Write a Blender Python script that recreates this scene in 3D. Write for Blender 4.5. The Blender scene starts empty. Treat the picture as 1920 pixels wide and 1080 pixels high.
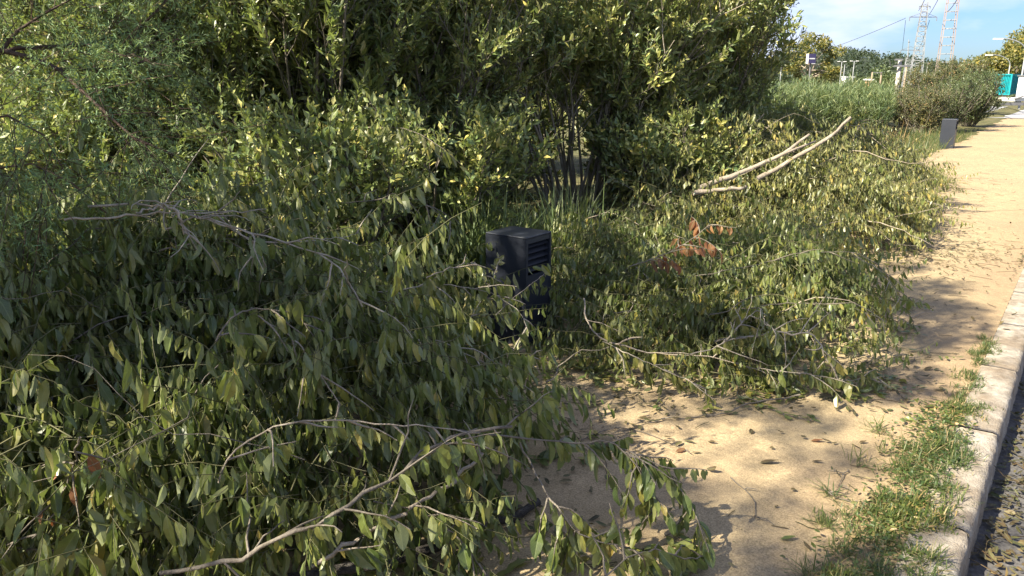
import bpy, bmesh, math
import numpy as np
from math import radians
sc = bpy.context.scene
COL = sc.collection

# ------------------------------------------------------------------ camera, sky, sun, exposure
F = 1450.0; CAMH = 1.6
PITCH = math.atan(390 / F); YAW = math.atan(1111 / math.hypot(F, 390))
cam = bpy.data.cameras.new('camera'); cam_o = bpy.data.objects.new('camera', cam); COL.objects.link(cam_o)
cam.sensor_width = 36; cam.lens = 36 * F / 1920; cam.clip_start = .05; cam.clip_end = 4000
cam_o.location = (0, 0, CAMH); cam_o.rotation_euler = (math.pi / 2 - PITCH, 0, YAW)
sc.camera = cam_o
SUN_EL = 41.0
SUN_DIR = np.array([-.40, -.917, 0.0]); SUN_DIR /= np.linalg.norm(SUN_DIR)       # horizontal direction towards the sun
world = bpy.data.worlds.new('World'); sc.world = world; world.use_nodes = True
wn = world.node_tree; wn.nodes.clear()
sky = wn.nodes.new('ShaderNodeTexSky'); sky.sky_type = 'NISHITA'; sky.sun_disc = False
sky.sun_elevation = radians(SUN_EL); sky.sun_rotation = math.atan2(SUN_DIR[0], SUN_DIR[1])
sky.air_density = 1.0; sky.dust_density = 0.6; sky.ozone_density = 1.6
tc = wn.nodes.new('ShaderNodeTexCoord'); mp = wn.nodes.new('ShaderNodeMapping'); mp.inputs['Scale'].default_value = (1, 1, 3.2)
mp.inputs['Location'].default_value = (3.1, 1.7, .4)
nz = wn.nodes.new('ShaderNodeTexNoise'); nz.inputs['Scale'].default_value = 3.0; nz.inputs['Detail'].default_value = 7; nz.inputs['Roughness'].default_value = .55
cr = wn.nodes.new('ShaderNodeValToRGB'); cr.color_ramp.elements[0].position = .43; cr.color_ramp.elements[1].position = .59
cmix = wn.nodes.new('ShaderNodeMixRGB'); cmix.inputs['Color2'].default_value = (7.0, 7.3, 9.2, 1)
fac = wn.nodes.new('ShaderNodeMath'); fac.operation = 'MULTIPLY'; fac.inputs[1].default_value = .8
bg = wn.nodes.new('ShaderNodeBackground'); bg.inputs['Strength'].default_value = .05
wo = wn.nodes.new('ShaderNodeOutputWorld')
lk = wn.links.new
lk(tc.outputs['Generated'], mp.inputs['Vector']); lk(mp.outputs[0], nz.inputs['Vector']); lk(nz.outputs['Fac'], cr.inputs['Fac'])
lk(cr.outputs['Color'], fac.inputs[0]); lk(fac.outputs[0], cmix.inputs['Fac']); tint = wn.nodes.new('ShaderNodeMixRGB'); tint.blend_type = 'MULTIPLY'; tint.inputs[0].default_value = 1; tint.inputs[2].default_value = (.54, .72, 1.06, 1)
lk(sky.outputs[0], tint.inputs[1]); lk(tint.outputs[0], cmix.inputs['Color1'])
lk(cmix.outputs[0], bg.inputs['Color']); lk(bg.outputs[0], wo.inputs['Surface'])
sun = bpy.data.lights.new('sun', 'SUN'); sun.energy = 5.0; sun.angle = radians(.55); sun.color = (1, .91, .74)
sun_o = bpy.data.objects.new('sun', sun); COL.objects.link(sun_o)
ce, se = math.cos(radians(SUN_EL)), math.sin(radians(SUN_EL))
from mathutils import Vector
sun_o.rotation_euler = Vector((SUN_DIR[0] * ce, SUN_DIR[1] * ce, se)).to_track_quat('Z', 'Y').to_euler()
sun_o.location = (0, 0, 30)
sc.view_settings.view_transform = 'Standard'; sc.view_settings.look = 'None'; sc.view_settings.gamma = 1
sc.view_settings.exposure = 1.65
sc.cycles.max_bounces = 6; sc.cycles.transmission_bounces = 3; sc.cycles.transparent_max_bounces = 4

# ------------------------------------------------------------------ positions
FWD = np.array([-math.sin(YAW) * math.cos(PITCH), math.cos(YAW) * math.cos(PITCH), -math.sin(PITCH)])
RGT = np.array([math.cos(YAW), math.sin(YAW), 0.0]); UPV = np.cross(RGT, FWD)
HF = np.array([-math.sin(YAW), math.cos(YAW), 0.0])
def ray(px, py): return FWD * F + RGT * (px - 960) - UPV * (py - 540)
def WZ(px, py, z=0.0):                       # point of the place at height z seen in that direction
    d = ray(px, py); t = (z - CAMH) / d[2]; p = d * t; return np.array([p[0], p[1], z])
def WD(px, py, dist):                        # point at a horizontal forward distance
    d = ray(px, py); t = dist / float(d @ HF); return d * t + np.array([0, 0, CAMH])
def LC(r, d, z=0.0): return RGT * r + HF * d + np.array([0, 0, z])

# ------------------------------------------------------------------ mesh helpers
R = np.random.default_rng(7)
def nrm(v): return v / np.maximum(np.linalg.norm(v, axis=-1, keepdims=True), 1e-9)
def rv(*s): return R.normal(size=s + (3,))

def set_props(o, label=None, cat=None, group=None, kind=None):
    if label: o['label'] = label
    if cat: o['category'] = cat
    if group: o['group'] = group
    if kind: o['kind'] = kind
    return o
def empty(name, loc, label, cat, group=None):
    o = bpy.data.objects.new(name, None); COL.objects.link(o); o.location = loc; o.empty_display_size = .2
    bpy.context.view_layer.update()
    return set_props(o, label, cat, group)

class MB:
    def __init__(s): s.v = []; s.q = []; s.t = []; s.uvq = []; s.uvt = []; s.n = 0
    def add(s, v, q=None, t=None, uv=None):
        v = np.asarray(v, float).reshape(-1, 3); s.v.append(v)
        if q is not None and len(q): s.q.append(np.asarray(q) + s.n); s.uvq.append(None if uv is None else uv[np.asarray(q)])
        if t is not None and len(t): s.t.append(np.asarray(t) + s.n); s.uvt.append(None if uv is None else uv[np.asarray(t)])
        s.n += len(v)
    def build(s, name, m, parent=None, smooth=True):
        me = bpy.data.meshes.new(name)
        v = np.concatenate(s.v) if s.v else np.zeros((0, 3))
        if parent is not None: v = v - np.array(parent.matrix_world.translation if parent.parent is None else parent.parent.location)
        q = np.concatenate(s.q) if s.q else np.zeros((0, 4), int); t = np.concatenate(s.t) if s.t else np.zeros((0, 3), int)
        me.vertices.add(len(v)); me.vertices.foreach_set('co', v.astype(np.float32).ravel())
        lv = np.concatenate([q.ravel(), t.ravel()]).astype(np.int32)
        me.loops.add(len(lv)); me.loops.foreach_set('vertex_index', lv)
        nf = len(q) + len(t); me.polygons.add(nf)
        st = np.concatenate([np.arange(len(q)) * 4, len(q) * 4 + np.arange(len(t)) * 3]).astype(np.int32)
        me.polygons.foreach_set('loop_start', st)
        me.polygons.foreach_set('use_smooth', np.full(nf, bool(smooth)))
        if any(u is not None for u in s.uvq + s.uvt):
            uvl = me.uv_layers.new(name='UVMap')
            a = [u if u is not None else np.zeros((len(f), 4, 2)) for u, f in zip(s.uvq, s.q)]
            b = [u if u is not None else np.zeros((len(f), 3, 2)) for u, f in zip(s.uvt, s.t)]
            arr = np.concatenate([x.reshape(-1, 2) for x in a + b])
            uvl.data.foreach_set('uv', arr.astype(np.float32).ravel())
        me.update(calc_edges=True)
        if m is not None: me.materials.append(m)
        o = bpy.data.objects.new(name, me); COL.objects.link(o)
        if parent is not None: o.parent = parent
        return o
    def box(s, c, size, yaw=0.0, tilt=0.0):
        sx, sy, sz = np.array(size) / 2
        v = np.array([[x, y, z] for x in (-sx, sx) for y in (-sy, sy) for z in (-sz, sz)])
        if tilt:
            ct, st = math.cos(tilt), math.sin(tilt); v = np.stack([v[:, 0] * ct + v[:, 2] * st, v[:, 1], -v[:, 0] * st + v[:, 2] * ct], 1)
        cy, sy_ = math.cos(yaw), math.sin(yaw); v = np.stack([v[:, 0] * cy - v[:, 1] * sy_, v[:, 0] * sy_ + v[:, 1] * cy, v[:, 2]], 1)
        s.add(v + np.array(c), q=[[0, 1, 3, 2], [4, 6, 7, 5], [0, 4, 5, 1], [2, 3, 7, 6], [0, 2, 6, 4], [1, 5, 7, 3]])
    def bar(s, a, b, w):
        s.tubes(np.array([[a, b]], float), np.array([[w / 2, w / 2]]), 4)
    def tubes(s, P, rad, sides=4, cap=False):          # P (S,K,3), rad (S,K)
        P = np.asarray(P, float); S, K, _ = P.shape
        T = np.gradient(P, axis=1) if K > 1 else P
        T = nrm(T); ref = np.array([.31, .87, .38]); A = nrm(np.cross(T, ref)); B = np.cross(T, A)
        ang = np.arange(sides) / sides * 2 * math.pi
        ring = A[:, :, None] * np.cos(ang)[None, None, :, None] + B[:, :, None] * np.sin(ang)[None, None, :, None]
        V = P[:, :, None] + ring * np.asarray(rad)[:, :, None, None]
        base = (np.arange(S) * K * sides)[:, None, None]; k = (np.arange(K - 1) * sides)[None, :, None]; j = np.arange(sides)[None, None, :]; j2 = (j + 1) % sides
        q = np.stack([base + k + j, base + k + j2, base + k + sides + j2, base + k + sides + j], -1).reshape(-1, 4)
        t = None
        if cap:
            t = []
            for i in range(S):
                for e in (0, K - 1):
                    o = i * K * sides + e * sides
                    for jj in range(1, sides - 1): t.append([o, o + jj, o + jj + 1])
        s.add(V.reshape(-1, 3), q=q, t=t)

SHAPES = {'hi': ([.14, .38, .66, .88], [.58, 1, .82, .36]), 'mid': ([.28, .66], [.95, .85]), 'lo': ([.45], [1.0])}
def add_leaves(mb, B, D, N, L, W, curl, fold, shape='mid', twist=0.0, zmin=None):
    n = len(B)
    if n == 0: return
    st, wd = SHAPES[shape]
    S = nrm(np.cross(D, N)); L = np.broadcast_to(L, n); W = np.broadcast_to(W, n); curl = np.broadcast_to(curl, n); fold = np.broadcast_to(fold, n)
    tw = R.normal(0, 1, n) * twist
    rows = [B]; uv = [(.5, 0)]
    for s, w in zip(st, wd):
        c = B + D * (s * L)[:, None] - N * (curl * s * s * L)[:, None]
        a = (tw * s)[:, None]; ss = S * np.cos(a) + N * np.sin(a); nn = N * np.cos(a) - S * np.sin(a)
        h = (w * W / 2)[:, None]
        wob = R.normal(0, .12, (n, 1)) * h
        rows += [c - ss * h + nn * (fold[:, None] * h + wob), c, c + ss * h + nn * (fold[:, None] * h - wob)]
        uv += [(.5 - .5 * w, s), (.5, s), (.5 + .5 * w, s)]
    rows.append(B + D * (L * (1 - .25 * np.abs(curl)))[:, None] - N * (curl * L)[:, None]); uv.append((.5, 1))
    V = np.stack(rows, 1); k = V.shape[1]
    if zmin is not None: V[:, :, 2] = np.maximum(V[:, :, 2], zmin + R.random((n, 1)) * .015)
    tri = [[0, 2, 1], [0, 3, 2]]; quad = []
    m = len(st)
    for i in range(m - 1):
        a = 1 + 3 * i; b = a + 3; quad += [[a, a + 1, b + 1, b], [a + 1, a + 2, b + 2, b + 1]]
    a = 1 + 3 * (m - 1); tri += [[a, a + 1, k - 1], [a + 1, a + 2, k - 1]]
    off = (np.arange(n) * k)[:, None, None]
    q = (np.array(quad)[None] + off).reshape(-1, 4) if quad else None
    t = (np.array(tri)[None] + off).reshape(-1, 3)
    mb.add(V.reshape(-1, 3), q=q, t=t, uv=np.tile(np.array(uv, float), (n, 1)))

def grow(st, d, ln, K=6, grav=.1, wig=.12, zmin=None):
    P = [np.array(st, float)]; d = nrm(np.array(d, float)); step = (np.asarray(ln) / (K - 1))[:, None] * np.ones((len(st), 1))
    g = np.broadcast_to(grav, len(st))[:, None] * np.array([0, 0, -1.0])
    for k in range(K - 1):
        d = nrm(d + rv(len(st)) * wig + g); p = P[-1] + d * step
        if zmin is not None: p[:, 2] = np.maximum(p[:, 2], zmin + .01 * R.random(len(p)))
        P.append(p)
    return np.stack(P, 1)
def at(P, i, t):                              # interpolate polylines P at indices i, parameter t
    K = P.shape[1]; x = np.clip(t, 0, .9999) * (K - 1); k = x.astype(int); f = (x - k)[:, None]
    a = P[i, k]; b = P[i, k + 1]; return a * (1 - f) + b * f, nrm(b - a)
def perp(T, phi):
    A = nrm(np.cross(T, np.array([.31, .27, .91]))); B = np.cross(T, A)
    return A * np.cos(phi)[:, None] + B * np.sin(phi)[:, None]
def leaf_shoots(mb, P, n, L, wr=.36, mode='erect', t0=.12, shape='mid', ground=None, hang=1.0, curl=.15, fold=.3, twist=.3, jit=.25):
    S = len(P); i = np.repeat(np.arange(S), n); j = np.tile(np.arange(n), S)
    t = t0 + (1 - t0) * (j + R.random(S * n) * .6) / n
    B, T = at(P, i, t); pr = perp(T, j * 2.4 + R.random(S)[i] * 6.28 + R.normal(0, .3, S * n))
    Z = np.array([0, 0, 1.0]); r = rv(S * n)
    LL = L * R.uniform(.45, 1.12, S * n) * R.uniform(.75, 1.1, S)[i] * (1 - .3 * (t > .85))
    if isinstance(hang, tuple): hang = R.uniform(hang[0], hang[1], S)[i][:, None]
    if mode == 'erect':
        D = nrm(T * .8 + pr * .62 + r * jit + Z * .12)
    else:
        D = nrm(-Z * hang + pr * .42 + T * .38 + r * jit)
    if ground is not None:
        lim = -(B[:, 2] - ground) / LL; low = D[:, 2] < lim
        h = D.copy(); h[:, 2] = 0; h = nrm(h + r * [.5, .5, 0]); lz = np.clip(lim, -1, 0)
        D = np.where(low[:, None], nrm(h * np.sqrt(1 - lz ** 2)[:, None] + Z * lz[:, None]), D)
    if mode == 'erect': N = T + rv(S * n) * .6
    else:
        N = pr + rv(S * n) * .5 + Z * .3
    N = N - (N * D).sum(1)[:, None] * D
    flat = np.abs(D[:, 2]) < .35
    if mode != 'erect' and ground is not None:
        N = np.where((flat)[:, None], Z + rv(S * n) * .35, N); N = N - (N * D).sum(1)[:, None] * D
    N = nrm(N)
    add_leaves(mb, B, D, N, LL, LL * wr * R.uniform(.8, 1.2, S * n), R.normal(curl, .16, S * n), R.uniform(.1, .2 + fold * 1.5, S * n), shape, twist, ground)

# ------------------------------------------------------------------ materials
def mat(name): m = bpy.data.materials.new(name); m.use_nodes = True; return m, m.node_tree, m.node_tree.nodes['Principled BSDF']
def leaf_mat(name, cols, rough=.42, trans=.22, under=(.09, .12, .055), tcol=(.30, .38, .08), vein=True, spec=.5):
    m, nt, b = mat(name); N = nt.nodes.new; Lk = nt.links.new
    g = N('ShaderNodeNewGeometry'); ramp = N('ShaderNodeValToRGB'); el = ramp.color_ramp.elements
    while len(el) < len(cols): el.new(.5)
    for e, (p, c) in zip(el, cols): e.position = p; e.color = (*c, 1)
    Lk(g.outputs['Random Per Island'], ramp.inputs[0])
    no = N('ShaderNodeTexNoise'); no.inputs['Scale'].default_value = 45; no.inputs['Detail'].default_value = 3
    tcn = N('ShaderNodeTexCoord'); Lk(tcn.outputs['Object'], no.inputs['Vector'])
    var = N('ShaderNodeMixRGB'); var.blend_type = 'MULTIPLY'; var.inputs[0].default_value = .55
    mr = N('ShaderNodeMapRange'); mr.inputs['From Min'].default_value = .3; mr.inputs['From Max'].default_value = .7; mr.inputs['To Min'].default_value = .55; mr.inputs['To Max'].default_value = 1.35
    Lk(no.outputs['Fac'], mr.inputs['Value']); Lk(ramp.outputs[0], var.inputs[1]); Lk(mr.outputs[0], var.inputs[2])
    col = var.outputs[0]
    n2 = N('ShaderNodeTexNoise'); n2.inputs['Scale'].default_value = 2.3; n2.inputs['Detail'].default_value = 2; Lk(tcn.outputs['Object'], n2.inputs['Vector'])
    m2 = N('ShaderNodeMapRange'); m2.inputs['From Min'].default_value = .4; m2.inputs['From Max'].default_value = .62; m2.inputs['To Max'].default_value = .5; Lk(n2.outputs['Fac'], m2.inputs['Value'])
    w2 = N('ShaderNodeMixRGB'); w2.blend_type = 'MULTIPLY'; w2.inputs[2].default_value = (1.75, 1.3, .8, 1); Lk(m2.outputs[0], w2.inputs[0]); Lk(col, w2.inputs[1]); col = w2.outputs[0]
    if vein:
        uv = N('ShaderNodeUVMap'); sp = N('ShaderNodeSeparateXYZ'); Lk(uv.outputs[0], sp.inputs[0])
        a = N('ShaderNodeMath'); a.operation = 'SUBTRACT'; a.inputs[1].default_value = .5; Lk(sp.outputs['X'], a.inputs[0])
        ab = N('ShaderNodeMath'); ab.operation = 'ABSOLUTE'; Lk(a.outputs[0], ab.inputs[0])
        ls = N('ShaderNodeMapRange'); ls.inputs['From Min'].default_value = .02; ls.inputs['From Max'].default_value = .05; ls.inputs['To Min'].default_value = .55; ls.inputs['To Max'].default_value = 0
        Lk(ab.outputs[0], ls.inputs['Value'])
        # side veins
        sv = N('ShaderNodeMath'); sv.operation = 'MULTIPLY_ADD'; sv.inputs[1].default_value = -.55; Lk(ab.outputs[0], sv.inputs[0]); Lk(sp.outputs['Y'], sv.inputs[2])
        sn = N('ShaderNodeMath'); sn.operation = 'MULTIPLY'; sn.inputs[1].default_value = 55; Lk(sv.outputs[0], sn.inputs[0])
        sn2 = N('ShaderNodeMath'); sn2.operation = 'SINE'; Lk(sn.outputs[0], sn2.inputs[0])
        s3 = N('ShaderNodeMapRange'); s3.inputs['From Min'].default_value = .6; s3.inputs['From Max'].default_value = 1; s3.inputs['To Max'].default_value = .22
        Lk(sn2.outputs[0], s3.inputs['Value'])
        mx = N('ShaderNodeMath'); mx.operation = 'MAXIMUM'; Lk(ls.outputs[0], mx.inputs[0]); Lk(s3.outputs[0], mx.inputs[1])
        vm = N('ShaderNodeMixRGB'); vm.inputs[2].default_value = (.20, .24, .10, 1); Lk(mx.outputs[0], vm.inputs[0]); Lk(col, vm.inputs[1]); col = vm.outputs[0]
    um = N('ShaderNodeMixRGB'); um.inputs[2].default_value = (*under, 1)
    uf = N('ShaderNodeMath'); uf.operation = 'MULTIPLY'; uf.inputs[1].default_value = .6
    Lk(g.outputs['Backfacing'], uf.inputs[0]); Lk(uf.outputs[0], um.inputs[0]); Lk(col, um.inputs[1]); col = um.outputs[0]
    Lk(col, b.inputs['Base Color']); b.inputs['Roughness'].default_value = rough; b.inputs['Specular IOR Level'].default_value = spec
    tr = N('ShaderNodeBsdfTranslucent'); tr.inputs['Color'].default_value = (*tcol, 1)
    ms = N('ShaderNodeMixShader'); ms.inputs[0].default_value = trans
    out = nt.nodes['Material Output']; Lk(b.outputs[0], ms.inputs[1]); Lk(tr.outputs[0], ms.inputs[2]); Lk(ms.outputs[0], out.inputs['Surface'])
    return m
def noise_mat(name, c1, c2, scale=8, rough=.85, bump=.0, detail=8, c3=None, dist=.02, metal=0.0, spec=.4):
    m, nt, b = mat(name); N = nt.nodes.new; Lk = nt.links.new
    tcn = N('ShaderNodeTexCoord'); no = N('ShaderNodeTexNoise'); no.inputs['Scale'].default_value = scale; no.inputs['Detail'].default_value = detail; no.inputs['Roughness'].default_value = .65
    Lk(tcn.outputs['Object'], no.inputs['Vector']); r = N('ShaderNodeValToRGB'); el = r.color_ramp.elements
    el[0].position = .32; el[0].color = (*c1, 1); el[1].position = .68; el[1].color = (*c2, 1)
    if c3: e = el.new(.5); e.color = (*c3, 1)
    Lk(no.outputs['Fac'], r.inputs[0]); Lk(r.outputs[0], b.inputs['Base Color']); b.inputs['Roughness'].default_value = rough; b.inputs['Metallic'].default_value = metal
    b.inputs['Specular IOR Level'].default_value = spec
    if bump:
        bp = N('ShaderNodeBump'); bp.inputs['Strength'].default_value = bump; bp.inputs['Distance'].default_value = dist
        n2 = N('ShaderNodeTexNoise'); n2.inputs['Scale'].default_value = scale * 6; n2.inputs['Detail'].default_value = 6; Lk(tcn.outputs['Object'], n2.inputs['Vector'])
        Lk(n2.outputs['Fac'], bp.inputs['Height']); Lk(bp.outputs[0], b.inputs['Normal'])
    return m
M = {}
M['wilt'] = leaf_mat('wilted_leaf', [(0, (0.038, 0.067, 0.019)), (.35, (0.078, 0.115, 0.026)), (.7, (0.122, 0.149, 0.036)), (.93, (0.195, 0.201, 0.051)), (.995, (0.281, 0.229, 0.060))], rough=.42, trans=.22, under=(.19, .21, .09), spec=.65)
M['wilt_far'] = leaf_mat('wilted_leaf_painted_sunlit', [(0, (0.064, 0.093, 0.025)), (.4, (0.132, 0.158, 0.044)), (.8, (0.206, 0.211, 0.068)), (.95, (0.300, 0.268, 0.099))], rough=.42, trans=.22, under=(.20, .20, .085), vein=False, spec=.65)  # paler copy of the wilted leaf, sunlit look put into its colour
M['laurel'] = leaf_mat('laurel_leaf', [(0, (0.102, 0.168, 0.066)), (.4, (0.184, 0.247, 0.085)), (.8, (0.306, 0.344, 0.112)), (.97, (0.506, 0.485, 0.158))], rough=.42, trans=.26, under=(.19, .20, .085), vein=False, spec=.65)
M['willow'] = leaf_mat('willow_leaf', [(0, (0.069, 0.113, 0.045)), (.4, (0.119, 0.168, 0.059)), (.8, (0.187, 0.223, 0.082)), (.97, (0.306, 0.291, 0.101))], rough=.42, trans=.32, under=(.20, .21, .08), vein=False, spec=.65)
M['tamarisk'] = leaf_mat('tamarisk_needle', [(0, (0.089, 0.185, 0.098)), (.5, (0.150, 0.269, 0.111)), (1, (0.234, 0.359, 0.111))], rough=.6, trans=.2, vein=False)
M['grass'] = leaf_mat('grass_blade', [(0, (.025, .055, .012)), (.5, (.05, .085, .02)), (.8, (.09, .115, .03)), (.92, (.26, .21, .11))], rough=.5, trans=.25, vein=False)
M['reed'] = leaf_mat('reed_leaf', [(0, (0.068, 0.118, 0.047)), (.5, (0.116, 0.173, 0.078)), (1, (0.204, 0.247, 0.125))], rough=.5, trans=.25, vein=False)
M['dry_grass'] = leaf_mat('dry_grass_blade', [(0, (.24, .17, .07)), (.5, (.34, .25, .11)), (1, (.16, .15, .05))], rough=.7, trans=.2, vein=False, tcol=(.4, .3, .1))
M['olive'] = leaf_mat('olive_shrub_leaf', [(0, (0.045, 0.063, 0.021)), (.5, (0.090, 0.105, 0.033)), (.85, (0.143, 0.128, 0.053)), (1, (0.180, 0.120, 0.060))], rough=.5, trans=.15, vein=False)
M['darkshrub'] = leaf_mat('dark_shrub_leaf', [(0, (0.033, 0.058, 0.022)), (.5, (0.058, 0.091, 0.031)), (1, (0.100, 0.127, 0.046))], rough=.45, trans=.12, vein=False)
M['euc'] = leaf_mat('eucalyptus_leaf', [(0, (0.072, 0.085, 0.019)), (.5, (0.143, 0.137, 0.029)), (1, (0.208, 0.182, 0.039))], rough=.5, trans=.2, vein=False)
M['pine'] = leaf_mat('pine_foliage', [(0, (0.011, 0.023, 0.012)), (.5, (0.018, 0.034, 0.017)), (1, (0.032, 0.051, 0.021))], rough=.6, trans=.1, vein=False, under=(.03, .05, .025))
M['rust'] = leaf_mat('rust_leaf', [(0, (0.086, 0.040, 0.020)), (.5, (0.151, 0.073, 0.033)), (1, (0.205, 0.125, 0.059))], rough=.6, trans=.25, under=(.3, .14, .08), tcol=(.5, .18, .06))
M['litter'] = leaf_mat('litter_leaf', [(0, (0.022, 0.017, 0.009)), (.3, (0.053, 0.034, 0.015)), (.55, (0.075, 0.056, 0.022)), (.75, (0.038, 0.049, 0.015)), (1, (0.120, 0.090, 0.045))], rough=.7, trans=.05, under=(.12, .09, .05))
M['bark'] = noise_mat('pale_bark', (.20, .165, .12), (.40, .35, .28), 18, .8, .5, c3=(.30, .25, .19))
M['bark_pale'] = noise_mat('bleached_bark', (.22, .18, .13), (.42, .37, .30), 18, .75, .4, c3=(.31, .27, .21))
M['bark_grey'] = noise_mat('grey_twig_bark', (.09, .075, .055), (.22, .19, .15), 25, .8, .4)
M['bark_dark'] = noise_mat('dark_lichen_bark', (.030, .026, .022), (.14, .13, .115), 22, .85, .8, c3=(.055, .048, .04))
M['stem_green'] = noise_mat('green_stem', (.06, .065, .025), (.14, .13, .06), 20, .6)
M['bark_red'] = noise_mat('tamarisk_bark', (.035, .022, .016), (.09, .055, .035), 20, .8, .4)
M['cutwood'] = noise_mat('torn_wood', (.36, .20, .10), (.60, .42, .24), 14, .8, .4)
M['bollard'] = noise_mat('anthracite_metal', (.020, .024, .034), (.027, .031, .042), 3, .42, .05, metal=.0, spec=.5)
M['bollard_in'] = noise_mat('anthracite_slat', (.014, .016, .022), (.02, .023, .03), 5, .5)
M['galv'] = noise_mat('galvanised_steel', (.22, .23, .24), (.32, .33, .33), 2, .5, spec=.5)
M['galv_dark'] = noise_mat('weathered_steel', (.10, .10, .11), (.18, .18, .18), 2, .6)
M['rustpaint'] = noise_mat('faded_red_paint', (.26, .18, .15), (.38, .33, .30), 1, .6)
M['concrete_pole'] = noise_mat('concrete_pole', (.35, .32, .27), (.5, .47, .4), 3, .9)
M['wood_pole'] = noise_mat('wood_pole', (.2, .15, .1), (.35, .28, .2), 5, .9)
M['teal'] = noise_mat('teal_paint', (.0, .22, .25), (.01, .30, .33), 1.2, .5)
M['white'] = noise_mat('white_paint', (.62, .62, .6), (.78, .78, .76), 2, .6)
M['brick'] = noise_mat('terracotta_wall', (.45, .22, .12), (.6, .33, .19), 2, .9)
M['navy'] = noise_mat('navy_sign_face', (.05, .045, .12), (.07, .06, .15), 1, .5)
M['yellow'] = noise_mat('yellow_panel', (.7, .42, .03), (.8, .5, .06), 2, .5)
M['glassd'] = noise_mat('dark_glass', (.03, .035, .04), (.05, .055, .06), 2, .1)
M['wire'] = noise_mat('cable', (.04, .04, .045), (.07, .07, .07), 4, .6)

# ground-like materials -------------------------------------------------
def sand_mat():
    m, nt, b = mat('compacted_sand'); N = nt.nodes.new; Lk = nt.links.new
    tcn = N('ShaderNodeTexCoord')
    def noise(s, d=6, r=.6):
        n = N('ShaderNodeTexNoise'); n.inputs['Scale'].default_value = s; n.inputs['Detail'].default_value = d; n.inputs['Roughness'].default_value = r; Lk(tcn.outputs['Object'], n.inputs['Vector']); return n
    big = noise(.9, 5); mid = noise(9, 8, .7); fine = noise(160, 4, .7)
    r1 = N('ShaderNodeValToRGB'); e = r1.color_ramp.elements; e[0].position = .35; e[0].color = (.385, .305, .178, 1); e[1].position = .68; e[1].color = (.35, .262, .158, 1)
    Lk(big.outputs['Fac'], r1.inputs[0])
    def mul(c, n, lo, hi, a=.35, z=.65):
        mr = N('ShaderNodeMapRange'); mr.inputs['From Min'].default_value = a; mr.inputs['From Max'].default_value = z; mr.inputs['To Min'].default_value = lo; mr.inputs['To Max'].default_value = hi
        Lk(n.outputs['Fac'], mr.inputs['Value']); x = N('ShaderNodeMixRGB'); x.blend_type = 'MULTIPLY'; x.inputs[0].default_value = 1; Lk(c, x.inputs[1]); Lk(mr.outputs[0], x.inputs[2]); return x.outputs[0]
    c = mul(r1.outputs[0], mid, .84, 1.10); c = mul(c, fine, .72, 1.22)
    sep = N('ShaderNodeSeparateXYZ'); Lk(tcn.outputs['Object'], sep.inputs[0])
    ed = N('ShaderNodeMapRange'); ed.inputs['From Min'].default_value = -.85; ed.inputs['From Max'].default_value = -.40; ed.inputs['To Max'].default_value = .55
    wob = N('ShaderNodeMath'); wob.operation = 'MULTIPLY_ADD'; wob.inputs[1].default_value = .5; Lk(mid.outputs['Fac'], wob.inputs[0]); Lk(sep.outputs['X'], wob.inputs[2])
    w2 = N('ShaderNodeMath'); w2.operation = 'SUBTRACT'; w2.inputs[1].default_value = .25; Lk(wob.outputs[0], w2.inputs[0]); Lk(w2.outputs[0], ed.inputs['Value'])
    em = N('ShaderNodeMixRGB'); em.inputs[2].default_value = (.29, .20, .12, 1); Lk(ed.outputs[0], em.inputs[0]); Lk(c, em.inputs[1])
    fx = mul(em.outputs[0], fine, .85, 1.1)
    vo = N('ShaderNodeTexVoronoi'); vo.inputs['Scale'].default_value = 26; Lk(tcn.outputs['Object'], vo.inputs['Vector'])
    vr = N('ShaderNodeMapRange'); vr.inputs['From Min'].default_value = .05; vr.inputs['From Max'].default_value = .11; vr.inputs['To Min'].default_value = .5; vr.inputs['To Max'].default_value = 0
    Lk(vo.outputs['Distance'], vr.inputs['Value'])
    vsel = N('ShaderNodeMath'); vsel.operation = 'GREATER_THAN'; vsel.inputs[1].default_value = .72; vs = N('ShaderNodeSeparateColor'); Lk(vo.outputs['Color'], vs.inputs[0]); Lk(vs.outputs[0], vsel.inputs[0])
    vm = N('ShaderNodeMath'); vm.operation = 'MULTIPLY'; Lk(vr.outputs[0], vm.inputs[0]); Lk(vsel.outputs[0], vm.inputs[1])
    sm = N('ShaderNodeMixRGB'); sm.inputs[2].default_value = (.16, .10, .06, 1); Lk(vm.outputs[0], sm.inputs[0]); Lk(fx, sm.inputs[1])
    Lk(sm.outputs[0], b.inputs['Base Color']); b.inputs['Roughness'].default_value = .95; b.inputs['Specular IOR Level'].default_value = .15
    ad = N('ShaderNodeMath'); ad.operation = 'MULTIPLY_ADD'; ad.inputs[1].default_value = .35; Lk(fine.outputs['Fac'], ad.inputs[0]); Lk(mid.outputs['Fac'], ad.inputs[2])
    soft = noise(4.5, 3); ad2 = N('ShaderNodeMath'); ad2.operation = 'MULTIPLY_ADD'; ad2.inputs[1].default_value = 2.2; Lk(soft.outputs['Fac'], ad2.inputs[0]); Lk(ad.outputs[0], ad2.inputs[2])
    bp = N('ShaderNodeBump'); bp.inputs['Strength'].default_value = .6; bp.inputs['Distance'].default_value = .014; Lk(ad2.outputs[0], bp.inputs['Height']); Lk(bp.outputs[0], b.inputs['Normal'])
    return m
M['sand'] = sand_mat()
M['soil'] = noise_mat('soil', (.06, .055, .03), (.19, .15, .085), 3, .95, .6, c3=(.10, .10, .04), spec=.15)
M['asphalt'] = noise_mat('asphalt', (.06, .056, .052), (.15, .14, .13), 60, .9, .6, c3=(.10, .094, .088), dist=.006)
M['road_far'] = noise_mat('worn_pale_asphalt', (.22, .22, .22), (.32, .32, .32), 1.2, .9)
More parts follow.
